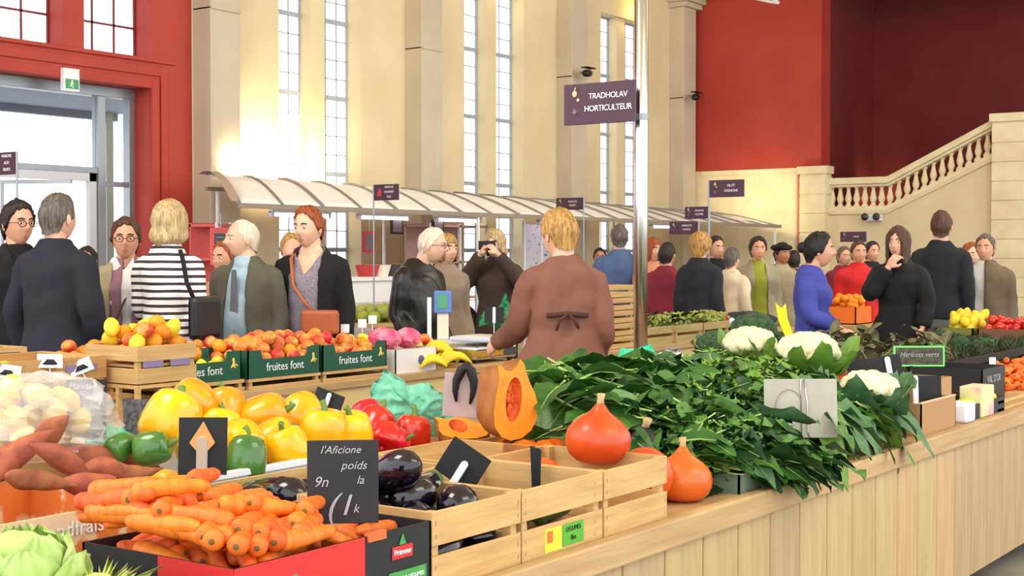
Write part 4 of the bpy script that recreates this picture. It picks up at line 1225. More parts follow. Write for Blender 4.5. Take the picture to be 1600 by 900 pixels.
greens('cabbage_leaves', 'long blue-green leaves spreading over the counter edge below the grey card', 'cabbage leaves', [M_leafD, M_rib2, M_leafB, M_leafM], 150, (3.9, 5.5, 1.84, 2.3, in_px(1130, 1390, 655, 790)), .22, .12, 'oval', 8, .35, .3, .12, .03, (-.25, .35), stem=.3, yaw=-PI / 2 + .4)
greens('cabbage_leaves', 'blue-green cauliflower leaves drooping over the pine rail at the right end of the heap', 'cabbage leaves', [M_leafB, M_rib2, M_leafL, M_leafM], 84, (4.42, 5.15, 1.88, 2.25), .20, .11, 'oval', 9, .75, .3, .14, .05, (-.2, .35), stem=.25, yaw=-PI / 2 + .3, z0=.03)
# cauliflowers and broccoli
for (px, py, yy, s, lab) in ((1172, 566, 2.70, 1.25, 'cream cauliflower behind the leafy heap, left of the yellow stick'), (1262, 582, 2.30, 1.35, 'cream cauliflower just above the grey card'),
                         (1358, 640, 1.95, 1.2, 'cream cauliflower at the right end above the pine rail'), (1322, 640, 2.18, .9, 'cream cauliflower partly hidden by the right edge of the grey card'), (1238, 690, 2.02, .8, 'pale cauliflower low under the grey card')):
    cauliflower(pY(px, py - 8, yy), .0, s, lab, 10, CLEAF if px > 1300 else CLEAFL)
for (px, py, yy, s, lab) in ((1178, 536, 3.0, 1.25, 'large rounded green broccoli at the back of the leafy heap'), (1118, 556, 3.02, 1.0, 'dark green broccoli right of the clear bag'), (1145, 560, 2.85, .8, 'small green broccoli between the clear bag and a cauliflower'), (1215, 548, 2.95, .8, 'green broccoli right behind the yellow stick')):
    cauliflower(pY(px, py, yy), .0, s, lab, 5, CLEAF, BROC, 'broccoli', 'head', 'broccoli')
# cards in the greens
M_gcard = mat('grey_beige_card', (178, 174, 160), .75, rgb2=(168, 163, 148), nscale=10, bump=.1, bscale=20)
gc = price_card(pY(1252, 684, 1.90), .245, .195, YAWC + .04, 'large grey-beige blank card propped in the greens', m=M_gcard, lean=-.10)
MB().tube([(0, -.006, -.01), (0, -.006, .19), (.004, -.006, .198), (.012, -.006, .195), (.02, -.006, .12), (.02, -.006, .02), (.028, -.006, .0)], .0022, 6).build('wire_holder', M_steel, gc, smooth=True)
MB().tube([Vector((-.04 + .045 * math.cos(a), -.0035, .10 + .06 * math.sin(a))) for a in np.linspace(.5, 5.2, 24)], .0016, 5).build('embossed_ring', mat('darker_grey_print', (150, 146, 134), .8), gc)  # thin ring in a slightly darker grey than the card
ys = thing('yellow_marker', 'bright yellow arrow-topped stick slanting out of the greens', 'marker', pY(1246, 560, 2.75))
ys.rotation_euler = (Matrix.Rotation(YAWC, 3, 'Z') @ Matrix.Rotation(-.36, 3, 'Y')).to_euler()
MB().prism([(-.012, -.04), (.012, -.04), (.022, .20), (.038, .265), (.012, .25), (-.006, .285), (-.022, .20)], -.004, .004, 'y').build('blade', mat('yellow_card', (250, 220, 20), .5), ys)
price_card(pY(1268, 548, 2.9), .03, .09, YAWC, 'narrow white marker beside the yellow stick', m=M_white, lean=-.05)
price_card(pY(928, 606, 3.2), .15, .085, YAWC, 'black card with white clip standing behind the spinach', peg=(.03, -.02, .075), peg_w=.022, stick=.12)
price_card(pY(970, 600, 3.26), .16, .085, YAWC, 'black card half hidden behind the spinach left of the steel pole', stick=.12)
# bags by the pole
M_teal2 = mat('bright_teal_film', (34, 204, 150), .4, rgb2=(60, 214, 168), nscale=6, bump=.4, bscale=20)
sheet_bag('plastic_bag', pY(990, 578, 3.2), dens([(-.06, 0), (-.07, .06), (-.05, .10), (-.02, .09), (.03, .10), (.08, .12), (.10, .07), (.07, .0), (.02, -.02)]), M_teal2, 'small bright teal bag at the foot of the steel pole', seed=4)
bag('plastic_bag', pY(1050, 594, 3.05), (.105, .09, .085), mat('milky_film', (222, 218, 220), .25, rgb2=(196, 190, 196), nscale=8, alpha=.8, bump=.4, bscale=25), 'crumpled milky plastic bag behind the spinach', 6)
sheet_bag('plastic_bag', Vector((2.62, 3.26, .885)), dens([(-.06, 0), (-.075, .06), (-.05, .085), (-.02, .09), (.03, .07), (.07, .05), (.08, .0)]), M_teal2, 'small bright teal bag behind the peppers, next to the black card', seed=8)
sheet_bag('plastic_bag', Vector((2.30, 3.30, .885)), dens([(-.02, 0), (-.03, .06), (-.01, .12), (.02, .12), (.03, .05), (.04, .0)]), M_teal2, 'narrow bright teal bag rising behind the leftmost peppers', seed=9)

# radishes
M_rad = mat('radish_skin', (222, 52, 96), .35, rgb2=(240, 190, 200), nscale=22, contrast=(.5, .7))
RAD = MB().ell((0, 0, 0), (.02, .02, .024), 12, 8).tube([(0, 0, -.02), (0, 0, -.045)], [.004, .001], 6).mesh('radish', M_rad, True)
rc = carton('produce_box', 6.10, 6.62, 2.42, 2.82, TZ, .90, (mat('red_carton', (214, 70, 50), .5), M_kraft), 'red rimmed box of pink radishes behind the cauliflowers')
rp = Pile(.9); g8 = random.Random(4)
for k in range(90):
    q = rp.drop_ball(.02, (6.12, 6.60, 2.44, 2.80), .83, lambda x, y: .10 * max(0, 1 - ((x - 6.36) ** 2 * 12 + (y - 2.62) ** 2 * 20)), 14, g8)
    o = bpy.data.objects.new('radish', RAD); COL.objects.link(o); o.location = q; o.rotation_euler = (g8.uniform(-1.5, 1.5), g8.uniform(-1.5, 1.5), 0)
    tag(o, 'small pink radish heaped in the red rimmed box', 'radish', 'radishes in the red rimmed box')
greens('radish_leaves', 'tuft of green leaves around the pink radishes', 'leaves', [M_leafL, M_rib2], 60, (5.95, 6.75, 2.30, 2.9), .10, .05, 'oval', 31, .3, .3, .1, .06, (-.9, 0), H=lambda x, y: .84)
# beans, crates and cards
price_card(pY(1372, 605, 2.05), .22, .12, YAWC, 'black card with a pale clip tilted above the cauliflower leaves', peg=(.055, .03, .115), peg_w=.022, roll=-.16, lines=(), stick=.1)
price_card(pY(1392, 632, 1.98), .15, .10, YAWC, 'black chalk card under the tilted black card', lines=(('2 la', .03, .0, .06), ('pièce', .03, .0, .03)), stick=.1)
price_card(pY(1450, 634, 1.95), .115, .125, YAWC, 'black card with a tall white clip beside the kraft box', peg=(-.052, -.02, .125), peg_w=.022, stick=.1)
price_card(pY(1436, 570, 2.35), .235, .085, YAWC, 'green framed price card above the beans', m=mat('olive_slate', (92, 90, 66), .7, rgb2=(60, 56, 50), nscale=40), frame=mat('bright_green_frame', (120, 236, 120), .5), lines=(('Haricots verts', .033, 0, .05),), lean=-.05, stick=.1)
bx = carton('produce_box', 6.02, 6.62, 1.98, 2.36, TZ, .84, (M_boxblk, M_kraft), 'black box of green beans behind the black cards')
M_bean = mat('green_bean', (96, 156, 60), .5)
bme = MB().tube([(-.06, 0, 0), (-.03, .006, 0), (0, .008, .0), (.03, .006, 0), (.06, 0, 0)], [.002, .0045, .005, .0045, .002], 6).mesh('green_bean', M_bean, True)
mb = MB(); g9 = random.Random(8)
bp_ = Pile(.9)
for k in range(110):
    A, B = bp_.drop_rod(.11, .005, .005, (6.04, 6.60, 2.0, 2.34), .80, lambda x, y: .06 * max(0, 1 - ((x - 6.3) ** 2 * 10 + (y - 2.17) ** 2 * 25)), 8, g9, n=3)
    mb.tube([A, (A + B) / 2 + Vector((0, .004, .004)), B], [.002, .005, .002], 5)
tag(mb.build('green_beans', M_bean, smooth=True), 'heap of slim green beans in the black box', 'green beans', kind='stuff')
bk = carton('produce_box', 6.75, 7.12, 2.02, 2.38, TZ, .90, (M_boxblk, M_kraft), 'black printed box standing left of the far carrots')
text(bk, 'VAL D\'OR', .05, (.18, -.002, .11), UPRIGHT, M_chalk)
b2 = carton('produce_box', 6.10, 6.55, 1.86, 1.97, TZ, .80, (M_boxblk, M_kraft), 'small black tray of yellow fruit behind the kraft box')
for k in range(6):
    o = bpy.data.objects.new('lemon', LEMON); COL.objects.link(o); o.location = (6.14 + k * .073, 1.915, .79); o.rotation_euler = (1.3, .2, k)
    tag(o, 'yellow lemon in the small black tray on the near counter', 'lemon', 'lemons in the small black tray')
k1 = carton('produce_box', 5.40, 5.82, 1.85, 2.20, TZ, .865, (M_kraft, M_kraft), 'plain kraft cardboard box at the counter edge right of the greens')
MB().box(-.004, .424, .0, .012, .130, .134).build('tape_edge', mat('pale_board_edge', (226, 190, 150), .8), k1)
k2 = carton('produce_box', 5.86, 6.08, 1.95, 2.25, TZ, .92, (M_kraft, M_kraft), 'upright kraft cardboard box behind the white packet')
o = MB().box(-.06, .06, -.05, .05, 0, .085).build('paper_packet', mat('white_paper', (236, 236, 244), .7), bevel=.012, loc=(6.0, 1.89, TZ)); tag(o, 'small white paper packet between the kraft boxes', 'packet')
MB().box(-.04, .03, -.0515, -.0505, .02, .05).build('pale_print', mat('pale_lilac_print', (206, 200, 226), .6), o)
o = MB().box(-.09, .09, -.05, .05, 0, .135).build('printed_box', mat('pale_green_print', (216, 212, 160), .6, rgb2=(222, 170, 170), nscale=9, contrast=(.5, .62)), bevel=.006, loc=(6.27, 1.87 + .05 - .02, TZ)); tag(o, 'pale green and pink printed box against the far carrots', 'box')
# far carrots and vegetables
fc = Pile(.8); g10 = random.Random(12)
fcr = crate('slatted_crate', 6.45, 9.2, 1.86, 2.45, TZ, .785, 'long low crate under the far carrots at the right edge', gap=.02)
for k in range(230):
    sp = CARROT[k % 5]
    A, B = fc.drop_rod(sp[1] * .8, sp[2], sp[2] * .65, (6.47, 9.1, 1.87, 2.44), TZ + .012, lambda x, y: .13 * min(1, max(0, (y - 1.84) / .3)), 14, g10, yaw=(-.5, .5))
    rod_object('carrot', sp, A, B, 'orange carrot in the far heap at the right edge of the counter', 'carrot', 'carrots in the far heap')
price_card(pY(1551, 588, 2.2), .035, .10, YAWC, 'narrow white marker standing in the far carrots', m=M_white, lean=-.05)
M_art = mat('artichoke_bract', (74, 88, 52), .7, rgb2=(58, 58, 44), nscale=12)
M_artp = mat('olive_bract', (112, 108, 72), .75, rgb2=(86, 80, 60), nscale=12)
def arti_mesh(m, seed):
    mb = MB(); mb.ell((0, 0, 0), (.04, .04, .045), 14, 10)
    for k in range(46):
        t = k / 46; a = k * 2.39996; el = -1.1 + 2.3 * t
        R = .045; w = .026 * (1 - .5 * t); L = .045 * (1 - .25 * t)
        base = Matrix.Rotation(a, 4, 'Z') @ Matrix.Translation((R * math.cos(el) * .95, 0, R * 1.05 * math.sin(el))) @ Matrix.Rotation(-(PI / 2 - .45 + el * .35), 4, 'Y')
        mb.grid(2, 2, lambda u, v: base @ Vector((u * L, (v - .5) * w * math.sin(PI * (.25 + u * .72)), .006 * math.sin(PI * v) - .004 * u)))
    mb.tube([(0, 0, -.04), (0, 0, -.10)], [.012, .010], 8)
    return mb.mesh('artichoke', m, True)
ARTI = [arti_mesh(M_art, 1), arti_mesh(M_artp, 2)]
ac = crate('slatted_crate', 6.85, 9.9, 2.48, 3.28, TZ, .86, 'long dark crate under the artichokes on the far part of the near counter', gap=.03, mx=M_dark, my=M_dark)
ar = Pile(.82); g11 = random.Random(6)
for k in range(64):
    q = ar.drop_ball(.062, (6.88, 9.88, 2.5, 3.26), TZ + .03, lambda x, y: .16, 20, g11)
    if k > 46 and g11.random() < .3:
        cauliflower(q + Vector((0, 0, .02)), 0, .7, 'dark green broccoli among the artichokes at the right edge', 4, CLEAF, BROC, 'broccoli', 'head', 'broccoli')
        ob = [o for o in COL.objects if o.name.startswith('broccoli')][-1]; ob['group'] = 'broccoli among the artichokes'
        continue
    o = bpy.data.objects.new('artichoke', ARTI[0 if q.x > 8.2 or k % 3 == 0 else 1]); COL.objects.link(o); o.location = q
    o.rotation_euler = (g11.uniform(-1, 1), g11.uniform(-1, 1), g11.uniform(0, 6)); o.scale = (g11.uniform(.9, 1.25),) * 3
    tag(o, 'green-brown artichoke heaped behind the far carrots', 'artichoke', 'artichokes behind the far carrots')
greens('dry_leaves', 'olive brown leaf tips sticking out of the artichoke heap', 'leaves', [M_artp, M_rib2], 90, (6.7, 7.9, 2.45, 3.25), .14, .05, 'long', 41, .3, .3, .1, .06, (-1.0, -.2), H=lambda x, y: .92)
# ================================================================ steel pole and plum coloured signs
def motif(parent, x, z, s):
    mb = MB(); mb.ell((x, -.012, z + .035 * s), (.016 * s, .004, .018 * s)).tube([(x, -.012, z + .05 * s), (x + .006 * s, -.012, z + .07 * s)], .004 * s, 6)
    mb.ell((x + .022 * s, -.012, z + .0), (.010 * s, .004, .010 * s))
    mb.build('gold_motif', mat('gold_print', (220, 190, 140), .5), parent, smooth=True)
    mb = MB()
    for k in range(5): mb.tube([(x, -.011, z - .075 * s), (x + .022 * s * math.cos(.5 + k * .55), -.011, z - .075 * s + .03 * s * math.sin(.5 + k * .55))], .0028 * s, 5)
    mb.build('leaf_motif', mat('muted_print', (150, 118, 118), .6), parent)
def sign(px0, px1, py0, py1, D, label, lines, post=None, m=None, red=False, post_side=1, zpost=0.0):
    px = (px0 + px1) / 2; P = pD(px, (py0 + py1) / 2, D)
    w = (px1 - px0) * D / FPX / .817; h = (py1 - py0) * D / FPX
    o = thing('market_sign', label, 'sign', P, -PI / 2)
    MB().box(-w / 2, w / 2, -.008, .008, -h / 2, h / 2).build('board', m or M_plum, o, bevel=.002)
    s = h / .2
    if red: MB().prism([(-w * .38, -h * .22), (-w * .2, -h * .22), (-w * .17, h * .1), (-w * .28, h * .3)], -.011, -.008, 'y').build('red_motif', mat('pinkish_red_print', (206, 50, 70), .5), o)
    else: motif(o, -w * .34, h * .1, s * .9)
    n = len(lines)
    for i, t in enumerate(lines):
        text(o, t, h * (.20 if n == 2 else .19), (w * .13, -.010, h * ((n - 1) / 2 - i) * .30 + h * .02), UPRIGHT, M_white, align='CENTER', spacing=.9)
    if post is not None:
        MB().tube([(post_side * (w / 2 + .012), 0, h / 2), (post_side * (w / 2 + .012), 0, zpost - P.z)], .008, 8).build('post', M_alu, o)
    return o
POLE_P = pD(1001, 397, 6.85)
pole = MB().tube([(0, 0, 0), (0, 0, 3.6)], .034, 20).build('steel_pole', M_steel, loc=(POLE_P.x, POLE_P.y, 0), smooth=True)
pole.rotation_euler = (0, 0, 0)
tag(pole, 'tall brushed steel pole carrying the large plum sign', 'pole')
MB().lathe([(.10, 0), (.10, .012), (.05, .02), (.05, .05)], 20).build('base_plate', M_steel, pole)
MB().lathe([(.037, 0), (.037, .03)], 20, Matrix.Translation((0, 0, 2.1))).build('collar', M_alu, pole)
sign(884, 990, 129, 193, 6.86, 'large plum sign with two white lines of lettering on the steel pole', ('TRADHOLAV', 'HORTICULTEUR'))
sign(584, 624, 288, 313, 12.8, 'small plum sign with red motif above the left part of the awning', ('MARCHE', 'COUVERT', 'SUD'), 1, red=True, zpost=0, post_side=-1)
sign(870, 910, 309, 328, 15.2, 'small plum sign above the awning behind the woman in brown', ('FRUITS DE', 'SAISON'), 1, zpost=0)
sign(1072, 1105, 323, 342, 14.0, 'small plum sign standing just above the awning edge right of the steel pole', ('PRIMEURS', 'LEGUMES'), 1, zpost=0)
sign(1048, 1088, 346, 366, 12.5, 'small plum sign hanging below the awning edge right of the steel pole', ('HARICOTS', 'CHOUX'), 1, zpost=0)
sign(1112, 1160, 281, 308, 12.0, 'plum sign on a thin pole in front of the bright cream end wall', ('AIL ET', 'OIGNONS'), 1, post_side=-1)
sign(1316, 1350, 362, 378, 15.5, 'low plum sign above the person in the red sweater', ('FLEURS',), 1)
sign(-14, 30, 238, 273, 9.0, 'plum sign with three white lines at the left edge by the entrance', ('MARCHE', 'AUX', 'FRUITS'), 1)
br = thing('sign_rail', 'thin grey rail below the plum sign in front of the entrance', 'rail', pD(55, 284, 9.1), -PI / 2 + .55)
MB().box(-.24, .24, -.012, .012, -.012, .012).build('bar', M_alu, br); MB().tube([(-.22, 0, 0), (-.22, 0, -1.9)], .012, 8).build('post', M_alu, br)

# ================================================================ fruit counter behind the vendors
FZ = .80; FY0 = 4.85; FY1 = 5.56
def table(x0, x1, y0, y1, z, label, m=M_pineL, apron=.12, name='market_table'):
    t = thing(name, label, 'table', (x0, y0, 0))
    MB().box(0, x1 - x0, 0, y1 - y0, z - .04, z).build('tabletop', m, t, bevel=.004)
    MB().box(.02, x1 - x0 - .02, .03, .05, z - .04 - apron, z - .04).build('apron', mat('cream_apron_board', (236, 206, 140), .6), t)
    n = max(2, int((x1 - x0) / 1.5) + 1)
    for k in range(n):
        for y in (.08, y1 - y0 - .08):
            x = .06 + (x1 - x0 - .12) * k / (n - 1)
            MB().box(x - .03, x + .03, y - .03, y + .03, 0, z - .04).build('leg', M_pine, t)
    return t
table(2.3, 7.15, FY0, FY1, FZ, 'pine fruit table behind the vegetable counter, loaded with boxed fruit', apron=.35)
# supporting crates under the boxes
M_dgreen = mat('dark_green_print', (28, 84, 60), .5); M_dgreen2 = mat('green_box_inside', (30, 66, 50), .7)
M_yel = mat('yellow_print', (236, 206, 90), .5)
def green_box(x0, y0, z, label, L=.50, D=.34, H=.135):
    b = carton('fruit_box', x0, x0 + L, y0, y0 + D, z, z + H, (M_dgreen, M_dgreen2), label, 'box', cut=.045)
    text(b, 'fruites font', .058, (L * .50, -.002, .048), UPRIGHT, M_white)
    f = MB().ell((L * .90, -.001, .095), (.008, .002, .008)).tube([(L * .90, -.001, .09), (L * .905, -.001, .06)], .006, 6)
    for a in (-.5, .4, 1.0): f.tube([(L * .90, -.001, .078), (L * .90 + .03 * math.sin(a), -.001, .078 - .025 * math.cos(a))], .004, 5)
    f.build('figure_logo', M_yel, b)
    return b
def riser(x0, x1, y0, y1, z0, z1, label):
    return crate('slatted_crate', x0, x1, y0, y1, z0, z1, label, gap=.02)
riser(4.21, 4.74, 4.90, 5.24, FZ, .855, 'low slatted crate under the left green fruit box')
riser(4.77, 5.27, 4.90, 5.24, FZ, .850, 'low slatted crate under the middle green fruit box')
riser(5.29, 5.80, 4.90, 5.24, FZ, .850, 'low slatted crate under the right green fruit box')
green_box(4.22, 4.90, .857, 'dark green printed fruit box, the left one of three, with yellow fruit')
green_box(4.765, 4.90, .852, 'dark green printed fruit box, the middle one of three, with peaches')
green_box(5.285, 4.90, .852, 'dark green printed fruit box, the right one of three, with peaches')
def balls(n, rect, floor, r, mound, items, label, cat, group, name, seed, tries=22):
    P = Pile(.9); g = random.Random(seed)
    for k in range(n):
        q = P.drop_ball(r, rect, floor, mound, tries, g)
        o = bpy.data.objects.new(name, items[k % len(items)]); COL.objects.link(o); o.location = q
        o.rotation_euler = (g.uniform(-.8, .8), g.uniform(-.8, .8), g.uniform(0, 6)); tag(o, label, cat, group)
balls(34, (4.24, 4.70, 4.91, 5.22), .865, .034, lambda x, y: .08 if x < 4.5 else .03, [LEMON, LEMON, ORANGE], 'yellow citrus fruit in the left green box', 'fruit', 'citrus fruit in the left green box', 'citrus_fruit', 41)
balls(46, (4.78, 5.25, 4.91, 5.22), .86, .035, lambda x, y: .09 if y > 5.05 else .02, [PEACH, ORANGE, PEACH, APPLE], 'orange-red peach in the middle green box', 'peach', 'peaches in the middle green box', 'peach', 42)
balls(46, (5.30, 5.77, 4.91, 5.22), .86, .035, lambda x, y: .06 if y > 5.05 else .02, [PEACH, APPLE, PEACH], 'orange-red peach in the right green box', 'peach', 'peaches in the right green box', 'peach', 43)
rb = riser(4.55, 5.85, 5.27, 5.54, FZ, .94, 'long slatted crate of red and yellow apples behind the green boxes')
balls(84, (4.57, 5.83, 5.28, 5.53), .86, .037, lambda x, y: .12 if x > 4.75 else .05, [APPLE, APPLE, PEACH], 'red and yellow apple heaped behind the green boxes', 'apple', 'apples behind the green boxes', 'apple', 44, 16)
balls(18, (4.10, 4.53, 5.28, 5.53), .93, .037, lambda x, y: .05, [ORANGE, PEACH], 'orange heaped behind the left green box', 'orange', 'oranges behind the left green box', 'orange', 45)
riser(4.08, 4.53, 5.27, 5.54, FZ, .93, 'slatted crate under the oranges behind the left green box')
# crates on the left
def slat_label(x0, y0, z, w, parent): return MB().box(x0, x0 + w, y0 - .002, y0, z, z + .028).build('lilac_label', mat('lilac_label', (140, 120, 160), .6), parent)
cA = crate('slatted_crate', 3.93, 4.26, 4.70, 5.04, .90, 1.06, 'slatted crate with lilac labels beside the left green box', gap=.03)
slat_label(.03, -.001, .068, .11, cA); slat_label(.18, -.001, .068, .11, cA)
o = thing('crate_stand', 'pale wooden riser under the lilac labelled crate', 'stand', (3.93, 4.70, 0))
MB().box(0, .33, 0, .14, .60, .62).box(0, .33, .0, .36, .88, .895).box(0, .02, 0, .02, 0, .88).box(.31, .33, 0, .02, 0, .88).box(0, .02, .12, .14, 0, .88).box(.31, .33, .12, .14, 0, .88).build('frame', M_ply, o)
cB = crate('slatted_crate', 3.36, 3.90, 4.86, 5.30, FZ, 1.02, 'wide kraft-coloured crate of citrus left of the lilac labelled crate', gap=.03, mx=wood('kraft_wood', (198, 152, 96), (176, 128, 76), 0))
slat_label(.33, -.001, .06, .16, cB); slat_label(.33, -.001, .16, .16, cB)
balls(32, (3.94, 4.25, 4.71, 5.03), .985, .037, lambda x, y: .05, [ORANGE, LEMON, ORANGE, LEMON, APPLE], 'orange or lemon heaped in the crate with lilac labels', 'citrus fruit', 'citrus fruit in the lilac labelled crate', 'citrus_fruit', 46)
balls(26, (3.38, 3.88, 4.88, 5.28), .90, .037, None, [ORANGE, LEMON], 'orange lying low in the wide kraft-coloured crate', 'orange', 'oranges in the wide crate', 'orange', 49)
MB().box(.01, .32, .01, .33, .07, .08).build('liner', M_kraft, cA)
cC = crate('slatted_crate', 2.75, 3.34, 4.80, 5.34, FZ, .98, 'kraft-coloured crate with white price cards at the left edge', gap=.02, mx=wood('kraft_wood', (198, 152, 96), (176, 128, 76), 0))
balls(12, (2.78, 3.32, 4.83, 5.31), .815, .037, lambda x, y: .05, [ORANGE, PEACH], 'orange fruit low in the left edge crate', 'fruit', 'fruit in the left edge crate', 'round_fruit', 47)
cD = crate('slatted_crate', 3.30, 3.86, 5.35, 5.55, FZ, 1.04, 'pale slatted crate with a dark green panel behind the price cards', gap=.03)
MB().box(.22, .52, -.004, -.001, .15, .22).build('green_panel', M_dgreen, cD)
for i, (px, py, r_) in enumerate(((10, 592, .2), (78, 575, .05), (130, 583, -.35))):
    price_card(pY(px, py, 4.84), .10, .058, YAWC + .5, 'white price card with a black stripe, %s of three on the left crates' % ('leftmost', 'middle', 'rightmost')[i], m=M_white, roll=r_, lean=-.3, stick=.06, peg=(0, .018, .034), peg_w=.055, peg_m=M_black)
# white box, pink packets, bananas
w = carton('produce_box', 5.86, 6.22, 4.90, 5.20, FZ, .93, (mat('white_print', (236, 230, 230), .5), M_kraft), 'white printed box with a small blue mark under the pink packets')
MB().lathe([(.001, 0), (.026, 0), (.026, .001)], 16, Matrix.Translation((.22, -.0015, .065)) @ Matrix.Rotation(PI / 2, 4, 'X')).build('blue_mark', mat('blue_print', (80, 100, 170), .5), w)
M_pink = mat('pink_film', (232, 70, 120), .25, rgb2=(250, 150, 170), nscale=14, bump=.4, bscale=30)
for i, (x, y) in enumerate(((5.95, 5.03), (6.12, 5.03), (6.03, 5.14))):
    o = MB().ell((0, 0, .055), (.085, .07, .058), 24, 14, lambda d, p: p * (1 + .12 * nz(d, 3, i))).build('pink_packet', M_pink, loc=(x, y, .925)); tag(o, 'shiny pink wrapped packet, %s of the three on the white box' % ('left', 'right', 'rear')[i], 'packet')
M_ban = mat('banana_skin', (246, 220, 56), .45, rgb2=(238, 206, 40), nscale=8)
M_bant = mat('banana_tip', (96, 84, 40), .8)
def banana_mesh():
    pts = [Vector((.155 * t, 0, .045 * (1 - (2 * t - 1) ** 2))) for t in np.linspace(0, 1, 9)]
    mb = MB(); mb.tube(pts, [.005, .008, .0155, .018, .0185, .018, .0155, .009, .004], 10)
    mb.cur = 1; mb.tube([pts[-1], pts[-1] + Vector((.006, 0, -.004))], [.0045, .003], 8)
    return mb.mesh('banana', [M_ban, M_bant], True)
BAN = banana_mesh()
def bananas(p, yaw, label, n=6, tilt=0.0):
    o = thing('banana_bunch', label, 'bananas', p, (tilt, 0, yaw))
    MB().ell((0, 0, .03), (.014, .022, .014), 10, 8).build('crown', M_bant, o, smooth=True)
    for k in range(n):
        a = (k - (n - 1) / 2) * .22
        kid(o, 'banana', BAN, (0, .012 * (k - n / 2), .018 + .008 * (k % 2)), (.5 * (k / n - .5), -.08, a), 1.0)
    return o
for i, (px, py, yy, ya, lab) in enumerate(((655, 572, 4.92, 5.6, 'banana bunch at the left end nearest the white box'), (690, 566, 4.95, 5.9, 'banana bunch in the middle of the table edge'), (715, 560, 5.0, 2.2, 'banana bunch at the right end near the scales'), (668, 556, 5.12, 5.4, 'banana bunch behind the other bunches on the left'), (704, 548, 5.16, 2.5, 'banana bunch behind the other bunches on the right'))):
    q = pY(px, py, yy); bananas((q.x, q.y, FZ + (.0 if i < 3 else .04)), ya, lab, 6)
balls(42, (5.95, 6.75, 5.28, 5.53), .86, .036, lambda x, y: .08, [ORANGE, LEMON, PEACH], 'orange-yellow fruit heaped behind the bananas', 'fruit', 'orange-yellow fruit behind the bananas', 'citrus_fruit', 48)
riser(5.93, 6.76, 5.27, 5.54, FZ, .90, 'slatted crate of orange-yellow fruit behind the bananas')
for i, (px, py) in enumerate(((539, 520), (566, 512), (582, 506))):
    price_card(pY(px, py, 5.5), .05, .05, YAWC, 'small white price tag above the apples, %s of three' % ('left', 'middle', 'right')[i], m=M_white, lean=-.1, stick=.12)
# scales: steel body with lilac-white tray, printer display on a column
sc = thing('market_scale', 'steel shop scale with a pale lilac weighing tray on the fruit table', 'scale', (7.0 - .32, 4.95, FZ))
MB().box(-.02, .40, .0, .42, .02, .10).build('body', M_steel, sc, bevel=.015)
MB().box(.10, .40, -.02, .30, .12, .150).build('tray', mat('lilac_white_tray', (206, 212, 236), .3), sc, bevel=.012)
MB().box(.13, .37, .01, .27, .150, .153).build('tray_surface', mat('cream_tray', (232, 222, 196), .4), sc)
MB().box(-.02, .25, -.004, .0, .04, .075).build('yellow_panel', mat('amber_panel', (176, 130, 30), .3), sc)
for (a, b) in ((.02, .03), (.36, .03), (.02, .38), (.36, .38)): MB().lathe([(.015, 0), (.015, .02)], 10, Matrix.Translation((a, b, 0))).build('foot', M_black, sc)
s2 = thing('weighing_terminal', 'white weighing terminal with a blue framed green display on a column', 'scale', (6.94, 5.42, FZ), YAWC)
MB().box(-.22, .22, -.08, .14, .0, .12).build('body', M_steel, s2, bevel=.012)
MB().box(-.035, .035, .02, .07, .12, .30).build('column', mat('cream_plastic', (226, 220, 200), .5), s2)
hd = MB().box(-.055, .055, .0, .06, .28, .42).build('display_head', mat('blue_plastic', (96, 128, 204), .4), s2, bevel=.01)
MB().box(-.03, .03, -.003, .0, .31, .40).build('screen', mat('green_screen', (80, 150, 110), .3, emit=(80, 150, 110), estr=.2), hd)
MB().box(-.095, -.070, -.02, .0, .12, .38).build('receipt_post', M_white, s2)
# green bag with black card hanging past the table
sheet_bag('carrier_bag', pD(770, 512, 8.8), dens([(-.09, 0), (-.085, .07), (-.04, .115), (.02, .12), (.07, .17), (.075, .22), (.10, .16), (.115, .06), (.11, -.05), (.07, -.08), (.03, .0), (-.03, .02)]), mat('green_film', (46, 140, 92), .35, rgb2=(28, 110, 70), nscale=6, bump=.4, bscale=18), 'crumpled green carrier bag beside the arm of the woman in brown', seed=12)
sheetp = pD(772, 505, 8.7)
price_card(sheetp, .12, .10, YAWC, 'black card with white clip in front of the green carrier bag', peg=(.0, .0, .10), peg_w=.018, stick=.35)

# ================================================================ middle stall (right of the woman in brown)
table(8.0, 11.7, 4.9, 5.36, .80, 'pine table of the middle stall behind the steel pole')
for k in range(5):
    crate('slatted_crate', 8.10, 8.50, 4.95, 5.35, .802 + k * .088 if k else .802, .885 + k * .088, 'pale slatted crate, %s in the stack beside the woman in brown' % ('lowest', 'second', 'third', 'fourth', 'topmost')[k], gap=.015)
for i, (px0, px1, py0, py1, yy, lab) in enumerate(((1008, 1055, 497, 527, 4.95, 'pale crate of green leaves just right of the steel pole'), (1057, 1098, 492, 530, 4.93, 'crate of green grapes with a white tag behind the leafy heap'), (1100, 1140, 488, 524, 4.95, 'crate of green grapes right of the tagged crate'))):
    a = pY(px0, py1, yy); b = pY(px1, py1, yy)
    crate('slatted_crate', a.x, b.x, yy, yy + .38, .80, .80 + .13, lab, gap=.02, mx=wood('olive_wood', (190, 170, 110), (160, 140, 86), 0))
M_grape = hue_vary(mat('green_grape', (164, 168, 84), .35, rgb2=(130, 136, 60), nscale=10), .03, .2)
g12 = random.Random(3); mb = MB()
x0 = pY(1012, 510, 5.0).x; x1 = pY(1138, 510, 5.0).x
for k in range(900):
    x = g12.uniform(x0, x1); y = g12.uniform(4.98, 5.29)
    mb.ell((x, y, .90 + .05 * g12.random() + .05 * math.sin((x - x0) * 6) ** 2), .015, 6, 4)
